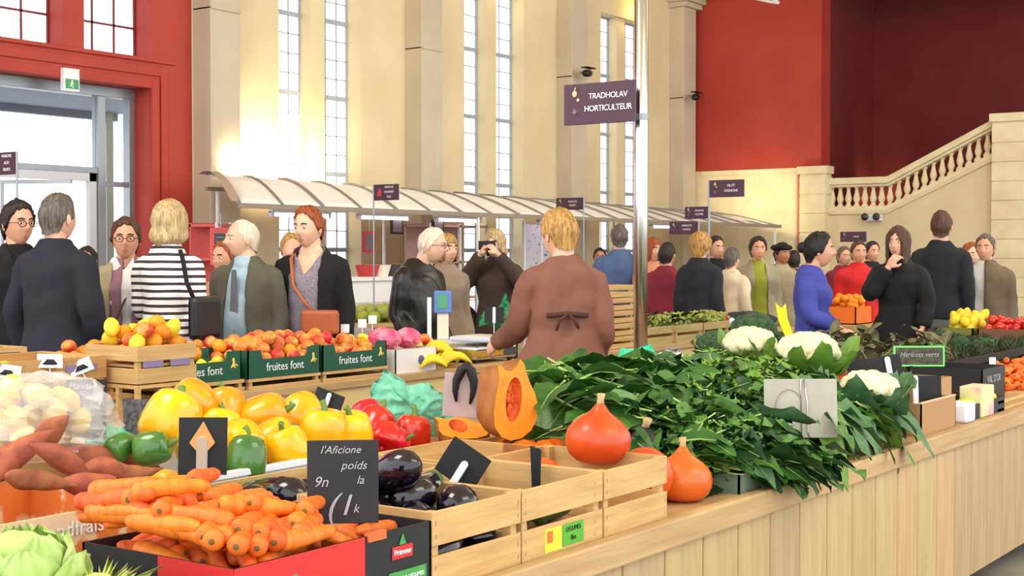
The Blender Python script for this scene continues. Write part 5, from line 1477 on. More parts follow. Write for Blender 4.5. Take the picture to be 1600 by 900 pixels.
tag(mb.build('green_grapes', M_grape, smooth=True), 'green grapes spread over the crates of the middle stall', 'grapes', kind='stuff')
greens('dark_leaves', 'dark green leaves lying in the crate right of the steel pole', 'leaves', [M_leafD, M_rib2], 60, (x0, x0 + .7, 4.98, 5.25), .12, .05, 'oval', 51, .3, .3, .1, .06, (-.6, .1), H=lambda x, y: .93)
o = thing('jacket_bundle', 'dark jacket bundle with a red and white patch lying on the middle stall', 'jacket', pD(1165, 503, 11.2)); o.rotation_euler = (0, 0, YAWC)
MB().ell((0, 0, .0), (.24, .14, .085), 30, 18, lambda d, p: p * (1 + .2 * nz(d, 3, 5))).build('cloth', mat('dark_jacket_cloth', (44, 46, 56), .8, bump=.4, bscale=12), o, smooth=True)
MB().ell((-.20, -.06, .01), (.075, .08, .06), 20, 12, lambda d, p: p * (1 + .15 * nz(d, 3, 9))).build('red_patch', mat('red_cloth', (196, 36, 50), .7), o, smooth=True)
MB().ell((-.13, -.13, .0), (.03, .02, .04), 14, 9).build('white_patch', M_white, o, smooth=True)
# stall far right and small ones
table(12.2, 13.0, 4.80, 5.25, .80, 'small pine table carrying the bright orange crate')
for i, (xa, xb, ya, yb, z0, m, it, nm, lab) in enumerate(((12.38, 12.78, 4.86, 5.15, .80, mat('orange_crate_plastic', (240, 120, 30), .5), ORANGE, 'orange', 'bright orange crate behind the woman in blue'),
        (10.0, 10.5, 3.06, 3.30, TZ, mat('olive_crate', (120, 120, 50), .6), LEMON, 'lemon', 'olive crate of yellow fruit near the man in dark navy'),
        (10.0, 10.5, 2.50, 3.03, TZ, mat('brown_crate', (120, 80, 50), .6), ball_mesh('tomato', M_pepR, .036), 'tomato', 'brown crate of red tomatoes at the right edge'))):
    h_ = .16 if i == 0 else .19
    o = thing('fruit_crate', lab, 'crate', (xa, ya, z0 + .001))
    w_, d_ = xb - xa, yb - ya
    MB().box(0, w_, 0, .01, 0, h_).box(0, w_, d_ - .01, d_, 0, h_).box(0, .01, 0, d_, 0, h_).box(w_ - .01, w_, 0, d_, 0, h_).box(0, w_, 0, d_, 0, .01).build('body', m, o)
    balls(int(w_ * d_ * 260) + 8, (xa + .012, xb - .012, ya + .012, yb - .012), z0 + h_ - .08, .036, lambda x, y: .05, [it], ('orange in the bright orange crate', 'yellow fruit in the olive crate', 'red tomato in the brown crate at the right edge')[i], ('orange', 'lemon', 'tomato')[i], ('oranges in the orange crate', 'yellow fruit in the olive crate', 'tomatoes in the brown crate')[i], nm, 60 + i)
table(9.0, 11.0, 3.9, 4.6, .78, 'small table under the orange crate and the fruit crates on the right') if False else None

# ================================================================ stalls under the awning
def shelf_unit(x0, x1, y0, y1, z1, n, label, m):
    o = thing('shelving_unit', label, 'shelf', (x0, y0, 0))
    W, D = x1 - x0, y1 - y0
    MB().box(0, W, D - .02, D, 0, z1).build('back_panel', m, o)
    for k in range(n + 1):
        z = .1 + (z1 - .14) * k / n
        MB().box(0, W, 0, D, z, z + .025).build('shelf', m, o)
    for x in (0, W / 2, W): MB().box(x - .015, x + .015, 0, .03, 0, z1).build('upright', mat('white_upright', (236, 226, 226), .5), o)
    return o
M_shelf = mat('pinkish_brown_shelf', (180, 146, 136), .6)
shelf_unit(xw(664, 10.0), xw(752, 10.0), 9.9, 10.3, 1.80, 4, 'pinkish brown shelving unit under the awning behind the white-haired man', M_shelf)
shelf_unit(xw(330, 10.0), xw(372, 10.0), 9.9, 10.3, 1.75, 5, 'narrow red-pink shelving unit under the left end of the awning', mat('red_pink_shelf', (214, 96, 90), .6))
o = thing('speckled_panel', 'pale grey panel with dark speckles hanging under the awning behind the photographer', 'panel', (xw(817, 9.9), 9.9, 0))
wd = xw(862, 9.9) - xw(817, 9.9)
MB().box(0, wd, -.01, .01, 1.0, 1.82).build('cloth', mat('speckled_cloth', (196, 196, 204), .7, rgb2=(70, 70, 90), nscale=22, contrast=(.62, .66)), o)
for x in (0, wd * .6, wd): MB().box(x - .015, x + .015, -.03, .0, 0, 1.86).build('upright', M_white, o)
def display(px0, px1, y, z, D_, label, m):
    a, b = xw(px0, y), xw(px1, y)
    o = thing('display_counter', label, 'counter', (a, y, 0))
    MB().box(0, b - a, 0, D_, 0, z - .04).build('body', m, o); MB().box(-.02, b - a + .02, -.03, D_, z - .04, z).build('top', M_white, o, bevel=.004)
    MB().box(.03, b - a - .03, -.004, 0, .1, z - .25).build('front_panel', mat('lilac_front', (206, 196, 206), .5), o)
    return o
display(540, 650, 9.3, 1.22, .6, 'white display counter with baskets behind the white-haired man', M_white)
M_yg = mat('yellow_green_veg', (172, 176, 74), .6, rgb2=(130, 146, 60), nscale=8)
VEG = ball_mesh('round_vegetable', M_yg, .06, 1.1, .1)
o = table(xw(556, 8.6), xw(660, 8.6), 8.3, 8.95, .82, 'small pine table of yellow-green vegetables left of the man in black leather')
for k in range(40):
    q = Vector((xw(560, 8.5) + .1 + (k % 10) * .125, 8.4 + (k // 10) * .13, .87 + .05 * (k % 2)))
    o = bpy.data.objects.new('round_vegetable', VEG); COL.objects.link(o); o.location = q
    tag(o, 'round yellow-green vegetable stacked behind the leather jacket man', 'vegetable', 'yellow-green vegetables on the rear table')
for i, (px, col, lab) in enumerate(((574, (190, 60, 60), 'red'), (612, (60, 62, 60), 'dark'), (636, (214, 150, 90), 'tan'), (592, (236, 226, 210), 'cream'))):
    o = MB().lathe([(.09, 0), (.12, .10), (.125, .12), (.11, .12), (.085, .02), (.001, .02)], 18, None, lambda a, r, z: r * (1 + .03 * math.cos(18 * a))).build('basket', mat('%s_basket' % lab, col, .7), loc=(xw(px, 9.5), 9.5, 1.22)); tag(o, '%s basket on the white display counter under the awning' % lab, 'basket')
for i, (px, py, r_) in enumerate(((577, 378, .0), (620, 350, 0), (684, 358, 0))):
    p = pY(px, py, 9.75)
    o = thing('stall_picture', 'small dark framed notice, %s of three hanging under the awning' % ('leftmost', 'middle', 'rightmost')[i], 'sign', p)
    MB().box(-.10, .10, -.01, .01, -.11, .11).build('frame', (mat('red_frame', (190, 40, 50), .5), M_black, M_black)[i], o)
    MB().box(-.075, .075, -.014, -.01, -.085, .085).build('sheet', mat('dim_sheet', (110, 100, 100), .7), o)
    MB().tube([(0, 0, .11), (0, 0, 1.88 - p.z)], .004, 5).build('hanger', M_alu, o)
o = thing('menu_board', 'red framed slate board beside the red pilaster under the awning', 'sign', pY(345, 385, 9.6))
MB().box(-.12, .12, -.012, .012, -.17, .17).build('frame', mat('coral_frame', (226, 90, 90), .5), o); MB().box(-.09, .09, -.016, -.012, -.13, .12).build('slate', mat('slate_grey', (80, 82, 90), .7), o)
for k in range(5): MB().box(-.07, .05 + .01 * (k % 3), -.018, -.016, .08 - k * .04, .085 - k * .04).build('chalk_line', M_chalk, o)
MB().tube([(0, 0, .17), (0, 0, .30)], .006, 5).build('hanger', M_alu, o)
# stall tables along the wall with flower buckets further right
table(xw(880, 9.4), xw(1000, 9.4), 9.3, 9.9, .8, 'pine table under the awning behind the steel pole')
for i, px in enumerate((905, 935, 960, 985)):
    bk_ = thing('leafy_pot', 'leafy green pot plant on the pine table under the awning, %s of four' % ('first', 'second', 'third', 'fourth')[i], 'plant', (xw(px, 9.6), 9.6, .8))
    MB().lathe([(.06, 0), (.085, .14), (.09, .14), (.075, .12), (.001, .12)], 16).build('pot', mat('terracotta', (176, 106, 70), .8), bk_, smooth=True)
    mb = MB(); gg = random.Random(i)
    for k in range(26): add_leaf(mb, leaf_matrix(Vector((gg.uniform(-.03, .03), gg.uniform(-.03, .03), .13)), gg.uniform(0, 6.3), gg.uniform(-1.3, -.5)), gg.uniform(.14, .24), .06, .5, .3, .05, k, 'oval', 5, 3)
    mb.build('foliage', [M_leafD, M_rib2], bk_, smooth=True)
# ================================================================ people
M_skins = {}
def skin(c, k=''):
    return mat('skin_%s' % (k or 'fair'), c, .5, rgb2=tuple(max(0, v - 14) for v in c), nscale=10, sss=.08)
SK = {'fair': skin((232, 180, 152), 'fair'), 'warm': skin((224, 166, 134), 'warm'), 'pale': skin((238, 190, 160), 'pale'), 'tan': skin((190, 132, 100), 'tan')}
M_lip = mat('lips', (196, 118, 104), .5); M_eyew = mat('eye_white', (226, 222, 216), .3); M_iris = mat('dark_iris', (48, 36, 30), .2)
def hairmat(name, a, b2): return mat(name, a, .55, rgb2=b2, nscale=3, stretch=(30, 30, 3), bump=.5, bscale=5)
HAIR = {'dark': hairmat('dark_brown_hair', (44, 32, 28), (24, 18, 16)), 'grey': hairmat('dark_grey_hair', (112, 102, 94), (70, 62, 58)), 'blond': hairmat('ash_blond_hair', (212, 184, 132), (150, 122, 84)),
        'white': hairmat('white_hair', (236, 226, 206), (206, 192, 168)), 'ginger': hairmat('ginger_hair', (168, 84, 36), (120, 54, 24)), 'gold': hairmat('golden_hair', (206, 158, 86), (140, 96, 48)),
        'brown': hairmat('brown_hair', (92, 60, 42), (58, 38, 28)), 'black': hairmat('black_hair', (26, 20, 22), (12, 10, 12))}
def fabric(name, a, k=12, bump=.25, rough=.85): return mat(name, a, rough, rgb2=tuple(int(v * .86) for v in a), nscale=5, bump=bump, bscale=k)

def head_radius(d):
    """skull and face surface, local -Y is the face; d unit vector -> point"""
    x, y, z = d
    rx, ry, rz = .074, .094, .118
    p = Vector((x * rx, y * ry, z * rz))
    if z < 0: p.x *= 1 - .30 * (-z) ** 1.6
    if y < 0:
        p.y *= 1 - .10 * max(0, -z) ** 2
        p.y -= .010 * math.exp(-((z + .80) / .22) ** 2) * max(0, -y) ** .5     # chin
    else:
        p.y *= 1 + .06 * math.exp(-((z - .25) / .5) ** 2)
        if z < -.3: p.y *= 1 - .35 * min(1, (-z - .3) / .6)
    if y < 0:
        g = lambda a, b, sa, sb: math.exp(-((x - a) / sa) ** 2 - ((z - b) / sb) ** 2)
        p.y -= .026 * g(0, -.20, .13, .14) + .012 * g(0, .0, .08, .22)           # nose
        for s in (-1, 1):
            p.y += .011 * g(s * .40, .04, .20, .13)                               # sockets
            p.y -= .005 * g(s * .38, .24, .28, .08)                               # brows
            p.y -= .005 * g(s * .52, -.25, .22, .2)                               # cheeks
        p.y -= .005 * g(0, -.50, .34, .055) + .005 * g(0, -.60, .30, .05)        # lips
        p.y += .005 * g(0, -.555, .36, .02)
    return p
def head_mesh(mb, M, fine=True):
    seg, rings = (40, 34) if fine else (26, 22)
    s0 = len(mb.f)
    o = len(mb.v)
    for j in range(rings + 1):
        th = PI * j / rings
        for k in range(seg):
            a = 2 * PI * k / seg
            mb.v.append(tuple(M @ head_radius((math.sin(th) * math.cos(a), math.sin(th) * math.sin(a), math.cos(th)))))
    for j in range(rings):
        for k in range(seg):
            k2 = (k + 1) % seg
            mb.f.append((o + j * seg + k, o + (j + 1) * seg + k, o + (j + 1) * seg + k2, o + j * seg + k2))
            th = PI * (j + .5) / rings; a = 2 * PI * (k + .5) / seg
            x, y, z = math.sin(th) * math.cos(a), math.sin(th) * math.sin(a), math.cos(th)
            lip = y < -.4 and abs(x) < .34 - abs(z + .55) * 2.4 and -.64 < z < -.48
            mb.m.append(1 if lip else 0)
    for s in (-1, 1):
        mb.ell(M @ Vector((s * .077, .008, -.008)), .02, 10, 8, lambda d, q: M.to_3x3() @ Vector((q.x * .35, q.y * .8, q.z * 1.45)))

def hair_mesh(mb, M, style, g, thick=.016, fine=True):
    """shell from the crown down to a limit that depends on the direction"""
    na, ns = (56, 18) if fine else (36, 12)
    def lim(a):                      # a = 0 at the face centre, PI at the back
        f = abs(a) / PI
        st = style['kind']
        def ip(pts):
            for (x0, y0), (x1, y1) in zip(pts[:-1], pts[1:]):
                if f <= x1: 
                    t = (f - x0) / (x1 - x0); t = t * t * (3 - 2 * t); return y0 + (y1 - y0) * t
            return pts[-1][1]
        if st == 'short': return ip([(0, .086), (.2, .078), (.33, .045), (.46, -.02), (.56, -.01), (.7, -.07), (1, -.085)])
        if st == 'curly': return ip([(0, .084), (.2, .074), (.32, .035), (.46, -.03), (.6, -.04), (.72, -.085), (1, -.10)])
        if st == 'fringe': return ip([(0, .052), (.2, .045), (.30, .0), (.46, -.06), (.6, -.05), (.72, -.09), (1, -.10)])
        if st == 'bob': return ip([(0, .05), (.2, .03), (.28, -.04), (.40, -.10), (1, -.115)])
        if st == 'long': return ip([(0, .07), (.12, .05), (.22, -.03), (.32, -.20), (.6, -.26), (1, -.28)])
        if st == 'balding': return ip([(0, .108), (.25, .10), (.36, .04), (.46, -.03), (.56, -.02), (.7, -.07), (1, -.085)])
        return -.08
    o = len(mb.v); curl = style.get('curl', 0); tk = thick * style.get('vol', 1)
    for k in range(na):
        a = -PI + 2 * PI * k / na
        L = lim(a) + .010 * nz((math.cos(a) * 4, math.sin(a) * 4, g)) + .006 * nz((a * 9, g, 0))
        for j in range(ns + 1):
            t = j / ns
            z = .118 + (L - .118) * t ** 1.25
            dirv = Vector((math.sin(a), -math.cos(a)))
            zc = max(-.02, min(.1175, z)) / .118
            q = math.sqrt(max(0, 1 - zc * zc))
            base = head_radius((dirv.x * q, dirv.y * q, zc))
            down = max(0, -.02 - z)
            p = Vector((base.x, base.y if base.y > -.07 else max(base.y, -.098), z))
            n = Vector((p.x / .074 ** 2, p.y / .094 ** 2, max(z, 0) / .118 ** 2)).normalized()
            w = tk * (.75 + .25 * math.sin(min(1, t * 1.3) * PI)) * (1 - .0 * t)
            w += .006 * nz((math.cos(a) * 3, math.sin(a) * 3, z * 22 + g), 1) + .0025 * math.sin(a * 31 + 7 * nz((a, z * 14, g))) + .004 * nz((p.x * 60, p.y * 60, z * 30 + g), 1)
            if curl: w += curl * abs(nz((p.x * 40, p.y * 40, z * 40 + g), 1)) * 1.3
            if down and style['kind'] in ('short', 'curly', 'fringe', 'balding'): w -= down * .35
            if style['kind'] == 'bob': w += .012 * math.sin(min(1, down / .09) * PI * .8)
            if style['kind'] == 'balding' and z > .09: w = .0005
            if j == ns: w = -.004
            elif j == ns - 1: w *= .75
            p += n * w
            mb.v.append(tuple(M @ p))
    for k in range(na):
        k2 = (k + 1) % na
        for j in range(ns):
            mb.f.append((o + k * (ns + 1) + j, o + k * (ns + 1) + j + 1, o + k2 * (ns + 1) + j + 1, o + k2 * (ns + 1) + j)); mb.m.append(0)

def remesh_build(mb, name, m, parent, voxel, smooth_it=2, amp=.0, carve=None, seed=0, thick=0.0, folds=0.0):
    me = bpy.data.meshes.new('tmp'); me.from_pydata([tuple(v) for v in mb.v], [], mb.f)
    t = bpy.data.objects.new('tmp', me); COL.objects.link(t)
    r = t.modifiers.new('r', 'REMESH'); r.mode = 'VOXEL'; r.voxel_size = voxel; r.use_smooth_shade = True
    if smooth_it:
        sm = t.modifiers.new('s', 'SMOOTH'); sm.factor = .5; sm.iterations = smooth_it
    dg = bpy.context.evaluated_depsgraph_get()
    out = bpy.data.meshes.new_from_object(t.evaluated_get(dg))
    bpy.data.objects.remove(t, do_unlink=True); bpy.data.meshes.remove(me)
    if folds:
        bm = bmesh.new(); bm.from_mesh(out); bm.normal_update()
        for v in bm.verts:
            c = v.co
            f = nz((c.x * 7 + c.z * 4, c.y * 7, c.z * 9), 1, seed) + .5 * nz((c.x * 16, c.y * 16, c.z * 11 + c.x * 9), 1, seed + 4)
            v.co = c + v.normal * folds * f
        bm.to_mesh(out); bm.free()
    if carve:
        bm = bmesh.new(); bm.from_mesh(out)
        bmesh.ops.delete(bm, geom=[f for f in bm.faces if carve(f.calc_center_median())], context='FACES')
        bd = [v for v in bm.verts if v.is_boundary]
        for _ in range(6):
            new = {}
            for v in bd:
                nb = [e.other_vert(v).co for e in v.link_edges if e.is_boundary]
                if len(nb) == 2: new[v] = v.co * .5 + (nb[0] + nb[1]) * .25
            for v, c in new.items(): v.co = c
        bm.to_mesh(out); bm.free()
    out.materials.clear(); out.materials.append(m)
    out.polygons.foreach_set('use_smooth', [True] * len(out.polygons))
    out.name = name
    o = bpy.data.objects.new(name, out); COL.objects.link(o); o.parent = parent
    if thick:
        sd = o.modifiers.new('cloth', 'SOLIDIFY'); sd.thickness = thick; sd.offset = 1
    return o

def ring_loft(mb, rings, seg=28):
    """rings: (z, half width, half depth, y offset, x offset)"""
    o = len(mb.v)
    for (z, w, d, y0, x0) in rings:
        for k in range(seg):
            a = 2 * PI * k / seg; c, s = math.cos(a), math.sin(a)
            c = math.copysign(abs(c) ** .85, c); s = math.copysign(abs(s) ** .85, s)
            mb.v.append((x0 + w * c, y0 + d * s, z))
    n = len(rings)
    for j in range(n - 1):
        for k in range(seg):
            k2 = (k + 1) % seg
            mb.f.append((o + j * seg + k, o + j * seg + k2, o + (j + 1) * seg + k2, o + (j + 1) * seg + k)); mb.m.append(mb.cur)
    mb.f.append(tuple(o + k for k in reversed(range(seg)))); mb.m.append(mb.cur)
    mb.f.append(tuple(o + (n - 1) * seg + k for k in range(seg))); mb.m.append(mb.cur)

def smooth_path(pts, rads, n=4):
    P = [Vector(p) for p in pts]; out = []; R = []
    for i in range(len(P) - 1):
        p0 = P[max(i - 1, 0)]; p1 = P[i]; p2 = P[i + 1]; p3 = P[min(i + 2, len(P) - 1)]
        for k in range(n):
            t = k / n
            q = .5 * ((2 * p1) + (p2 - p0) * t + (2 * p0 - 5 * p1 + 4 * p2 - p3) * t * t + (3 * p1 - p0 - 3 * p2 + p3) * t ** 3)
            out.append(q); R.append(rads[i] + (rads[i + 1] - rads[i]) * t)
    out.append(P[-1]); R.append(rads[-1])
    return out, R

def hand(mb, W, d, side, curl=.5, palm=None):
    """hand from wrist W along d; palm normal roughly towards the body unless given"""
    d = d.normalized()
    n = (palm or Vector((-side, 0, 0))); n = (n - d * n.dot(d)).normalized()
    b = d.cross(n) * side                      # across the knuckles towards the thumb
    if b.y > 0 and palm is None: b = -b
    mb.tube([W - d * .02, W + d * .01, W + d * .045, W + d * .085], [.024, .027, .036, .030], 12, squash=.5, up=n)
    for i, (off, L) in enumerate(((.027, .072), (.009, .080), (-.009, .074), (-.026, .058))):
        p0 = W + d * .075 + b * off; c = curl * (1 + .12 * i)
        p1 = p0 + (d * math.cos(c * .6) + n * math.sin(c * .6)) * L * .45
        p2 = p1 + (d * math.cos(c * 1.5) + n * math.sin(c * 1.5)) * L * .32
        p3 = p2 + (d * math.cos(c * 2.2) + n * math.sin(c * 2.2)) * L * .25
        mb.tube([p0, p1, p2, p3], [.0098, .009, .0082, .006], 8)
    p0 = W + d * .025 + b * .026
    p1 = p0 + (d * .6 + b * .75 + n * .25).normalized() * .035
    p2 = p1 + (d * .9 + b * .15 + n * .4).normalized() * .030
    mb.tube([p0 - d * .01, p0, p1, p2], [.014, .014, .0115, .008], 8)

def person(label, px, py_top, D, face, height=None, female=False, wide=1.0, belly=0.0, skin_='fair', hair='brown', style=None, hair_thick=.013,
           head_yaw=0.0, head_pitch=0.0, lean=0.0, hf=0.0, top=None, layer=None, legs='dark', skirt=None, arms=None, glasses=False, face_on=True, sleeve='long', near=True, shoes=True, curl=.5, extra=None, shoulder=1.0, sway=0.0):
    """px, py_top: where the top of the head stands in the view at depth D; face: heading relative to the camera (0 = looks at the camera)"""
    T = pD(px, py_top, D); H = height or T.z
    back = Matrix.Rotation(FACE_CAM + face, 3, 'Z') @ Vector((0, hf, 0))
    s = H / 1.70
    wide = (1 + (wide - 1) * .45) * .90; shoulder = 1 + (shoulder - 1) * .4
    root = thing('person', label, 'person', (T.x + back.x, T.y + back.y, 0), FACE_CAM + face)
    sk = SK[skin_]
    vox = .0062 if near else .010
    sh = (.168 if not female else .148) * shoulder * (wide * .5 + .5)
    S = Vector
    J = lambda x, y, z: S((x * s, y * s, z * s))
    A = arms or {}
    def arm(side):
        k = 'L' if side < 0 else 'R'
        e, w = A.get(k, ((.212 * wide, .03, 1.10), (.214 * wide, -.06, .86)))
        return J(side * sh, .004, 1.352), J(side * e[0] * (.92 if female else .97), e[1], e[2]), J(side * w[0], w[1], w[2])
    bulge = belly
    def torso(ease, hem, flare=0.0, top_z=1.475, belly_=bulge, fz=1.05):
        hw = .150 * wide if not female else .150 * wide
        wa = (.138 if not female else .122) * wide; ch = (.165 if not female else .150) * wide
        rows = [(.62, hw * 1.12, .12 * wide, .0), (.80, hw * 1.12, .125 * wide, 0.0), (.93, hw * 1.12, .122 * wide, .0), (1.03, (hw + wa) / 2, .108 * wide + belly_ * .7, -belly_ * .4), (1.12, wa, .100 * wide + belly_, -belly_ * .6),
                (1.22, (wa + ch) / 2, .105 * wide + belly_ * .5 + (.012 if female else 0), -belly_ * .3 - (.01 if female else 0)), (1.30, ch, .108 * wide + (.014 if female else 0), -(.014 if female else .0)),
                (1.345, sh * .98, .096 * wide, .004), (1.385, sh * .86, .080, .010), (1.42, sh * .60, .066, .014), (1.452, .078, .060, .014), (1.475, .062, .056, .010)]
        out = []
        for (z, w, d, y) in rows:
            if z < hem - .001 or z > top_z + .001: continue
            f = flare * max(0, (fz - z) / .3)
            e = ease * (.35 if z > 1.43 else 1)
            out.append((z * s, (w + e + f) * s, (d + e + f * .7) * s, y * s, 0))
        if out and out[0][0] > hem * s + .01:
            out.insert(0, (hem * s, out[0][1] + flare * .2, out[0][2] + flare * .1, out[0][3], 0))
        return out
    HC = J(0, -.012 - hf, 1.70 - .118) 
    HM = Matrix.Translation(J(0, .02 - hf * .8, 1.50)) @ Matrix.Rotation(head_yaw, 4, 'Z') @ Matrix.Rotation(head_pitch, 4, 'X') @ Matrix.Translation(HC - J(0, .02 - hf * .8, 1.50)) @ Matrix.Scale(s, 4)
    # ---- body: one continuous skin from feet to neck, carrying the head
    mb = MB()
    ring_loft(mb, torso(-.012, .80), 20)
    mb.tube([J(0, .012 - hf * .2, 1.40), J(0, .010 - hf * .7, 1.50), HM @ Vector((0, .02, -.04))], [.058 * s, .052 * s, .050 * s], 16)
    for side in (-1, 1):
        a, e, w = arm(side)
        pts, rr = smooth_path([a, a.lerp(e, .5), e, e.lerp(w, .4), w], [.044 * s, .041 * s, .036 * s, .034 * s, .024 * s], 3)
        mb.tube(pts, rr, 12)
        hand(mb, w, (w - e), side, curl, A.get('palm' + ('L' if side < 0 else 'R')))
        hx = .085 * s * (1 if female else 1)
        mb.tube([J(side * .085, 0, .88), J(side * .09, -.005, .68), J(side * .09, 0, .48), J(side * .09, .01, .30), J(side * .09, .01, .08)], [.085 * s * wide, .072 * s * wide, .052 * s, .050 * s, .034 * s], 12)
        mb.tube([J(side * .09, .03, .045), J(side * .092, -.06, .035), J(side * .095, -.13, .028)], [.036 * s, .036 * s, .028 * s], 10)
    body = remesh_build(mb, 'body', sk, root, vox, 1)
    hb = MB(); head_mesh(hb, HM, near)
    hme = hb.mesh('h', [sk, M_lip], True)
    bm = bmesh.new(); bm.from_mesh(body.data); bm.from_mesh(hme)
    bm.to_mesh(body.data); bm.free(); body.data.materials.append(M_lip); bpy.data.meshes.remove(hme)
    body.data.polygons.foreach_set('use_smooth', [True] * len(body.data.polygons))
    if face_on:
        for sd in (-1, 1):
            e = MB().ell((0, 0, 0), (.0125 * s, .0105 * s, .0068 * s), 12, 8); 
            eo = e.build('eye', [M_eyew], root, smooth=True); eo.matrix_local = HM @ Matrix.Translation((sd * .030, -.0765, .004)) @ Matrix.Scale(1 / s, 4)
            MB().ell((0, -.0078 * s, 0), (.0056 * s, .0040 * s, .0056 * s), 10, 6).build('iris', M_iris, eo, smooth=True)
            b_ = MB().tube([HM @ Vector((sd * x, y, z)) for x, y, z in ((.014, -.0945, .026), (.030, -.0905, .031), (.046, -.0785, .026))], .0034 * s, 6).build('eyebrow', HAIR['brown' if hair in ('blond', 'gold', 'ginger') else hair], root, smooth=True)
    if glasses:
        mb = MB()
        for sd in (-1, 1):
            mb.tube([HM @ Vector((sd * .031 + .022 * math.cos(a), -.101, .002 + .017 * math.sin(a))) for a in np.linspace(0, 2 * PI, 15)], .0022 * s, 6)
            mb.tube([HM @ Vector((sd * .053, -.10, .006)), HM @ Vector((sd * .076, -.06, .006)), HM @ Vector((sd * .080, .01, .0))], .002 * s, 6)
        mb.tube([HM @ Vector((-.009, -.103, .004)), HM @ Vector((.009, -.103, .004))], .002 * s, 6)
        mb.build('glasses', mat('glasses_frame', (60, 50, 48), .3, .5), root, smooth=True)
    st = style or {'kind': 'short'}
    mb = MB(); hair_mesh(mb, HM, st, len(label) * .37, hair_thick, near)
    if st.get('bun'): mb.ell(HM @ Vector((0, .115, .02)), .04 * s, 14, 10)
    if st.get('tuft'):
        gg = random.Random(3)
        for k in range(40):
            a = gg.uniform(0, 6.28); r_ = gg.uniform(0, .06)
            p = HM @ Vector((r_ * math.cos(a), r_ * math.sin(a) - .01, .118)); q = HM @ Vector((r_ * 1.5 * math.cos(a), r_ * 1.5 * math.sin(a) - .02, .118 + st['tuft'] * gg.uniform(.5, 1)))
            mb.tube([p, q], [.012 * s, .004 * s], 5)
    mb.build('hair', HAIR[hair], root, smooth=True)
    # ---- clothes
    def sleeve_tube(mb, side, ease, kind):
        a, e, w = arm(side)
        if kind == 'none': return
        cut = {'long': 1.0, '3q': .55, 'short': -.45}[kind]
        inner = a + (J(-side * .07, 0, .012))
        if cut > 0:
            end = e.lerp(w, cut * (.93 if kind == 'long' else 1))
            pts, rr = smooth_path([inner, a, a.lerp(e, .5), e, e.lerp(end, .5), end], [(.036 + ease) * s, (.049 + ease) * s, (.048 + ease) * s, (.043 + ease) * s, (.040 + ease) * s, (.030 + ease) * s], 3)
        else:
            end = a.lerp(e, .62)
            pts, rr = smooth_path([inner, a, end], [(.036 + ease) * s, (.050 + ease) * s, (.050 + ease) * s], 3)
        mb.tube(pts, rr, 14)
    def garment(g, idx):
        ease = g.get('ease', .012 + .014 * idx) * .72; hem = g.get('hem', .82)
        mb = MB(); ring_loft(mb, torso(ease, hem, g.get('flare', 0.0), g.get('top', 1.475), fz=g.get('fz', 1.05)), 32)
        for side in (-1, 1): sleeve_tube(mb, side, ease * .7, g.get('sleeve', sleeve))
        if g.get('collar'):
            c = g['collar']; mb.tube([J(0, .006, 1.43), J(0, .004, 1.43 + c)], [(.075 + ease * .3) * s, (.068 + ease * .3) * s], 18)
        op = g.get('open'); neck = g.get('neck', 1.50)
        def carve(c):
            x, y, z = c.x / s, c.y / s, c.z / s
            rad = math.hypot(x, y - .008)
            if z > neck and rad < .15: return True
            if g.get('vneck') and y < 0 and z > g['vneck'] and abs(x) < (z - g['vneck']) * .62: return True
            if op and y < .01 and rad < .34:
                t = min(1, max(0, (z - hem) / (1.44 - hem)))
                w = op[0] + (op[1] - op[0]) * t
                if abs(x - (op[2] if len(op) > 2 else 0)) < w and abs(x) < .2: return True
            return False
        nm = g.get('name', 'jacket')
        o = remesh_build(mb, nm, g['mat'], root, .011 if near else .016, 3, carve=carve, thick=.006, seed=len(label) + idx, folds=g.get('folds', .009))
        return o
    for i, g in enumerate((top or [])):
        garment(g, i)
    if legs:
        mb = MB()
        for side in (-1, 1):
            mb.tube([J(side * .078, 0, .93), J(side * .088, 0, .78), J(side * .092, 0, .5), J(side * .093, .008, .28), J(side * .094, .01, .09)], [.098 * s * wide, .096 * s * wide, .072 * s * wide, .066 * s, .060 * s], 16)
        ring_loft(mb, [r for r in torso(.006, .80) if r[0] < 1.06 * s], 28)
        remesh_build(mb, 'trousers', legs if not isinstance(legs, str) else fabric('dark_trousers', (42, 40, 46)), root, .014, 3, folds=.007, seed=len(label))
        for side in (-1, 1):
            MB().ell(J(side * .095, -.045, .045), (.048 * s, .135 * s, .046 * s), 16, 10, lambda d, q: Vector((q.x, q.y, max(q.z, -.044 * s)))).build('shoe', mat('dark_leather', (36, 28, 26), .45), root, smooth=True)
    if skirt:
        mb = MB(); ring_loft(mb, [(z * s, w * s, d * s, 0, 0) for z, w, d in skirt[1]], 30)
        remesh_build(mb, 'skirt', skirt[0], root, .014, 3, folds=.012, seed=4)
    if extra: extra(root, J, HM, s)
    return root

F_navy = fabric('dark_navy_wool', (30, 32, 44)); F_black = fabric('black_cloth', (20, 19, 22)); F_beige = fabric('beige_cloth', (170, 156, 122)); F_mauve = fabric('mauve_knit', (150, 110, 124))
F_white = fabric('white_shirt', (232, 230, 228)); F_olive = fabric('olive_grey_jacket', (92, 90, 76)); F_tee = mat('grey_marl', (150, 142, 152), .9, rgb2=(120, 112, 124), nscale=90)
F_leather = mat('black_leather', (38, 34, 34), .35, rgb2=(24, 22, 22), nscale=6, bump=.4, bscale=14); F_brown = fabric('brown_linen', (134, 86, 69), 14, .35); F_brownT = fabric('brown_linen_trousers', (162, 100, 80), 14, .35)
F_denim = fabric('denim_blue', (84, 104, 146)); F_maroon = fabric('maroon_knit', (136, 36, 54)); F_quilt = fabric('black_quilt', (34, 38, 46)); F_cream = fabric('cream_coat', (226, 210, 178)); F_lime = fabric('lime_green_top', (150, 158, 50))
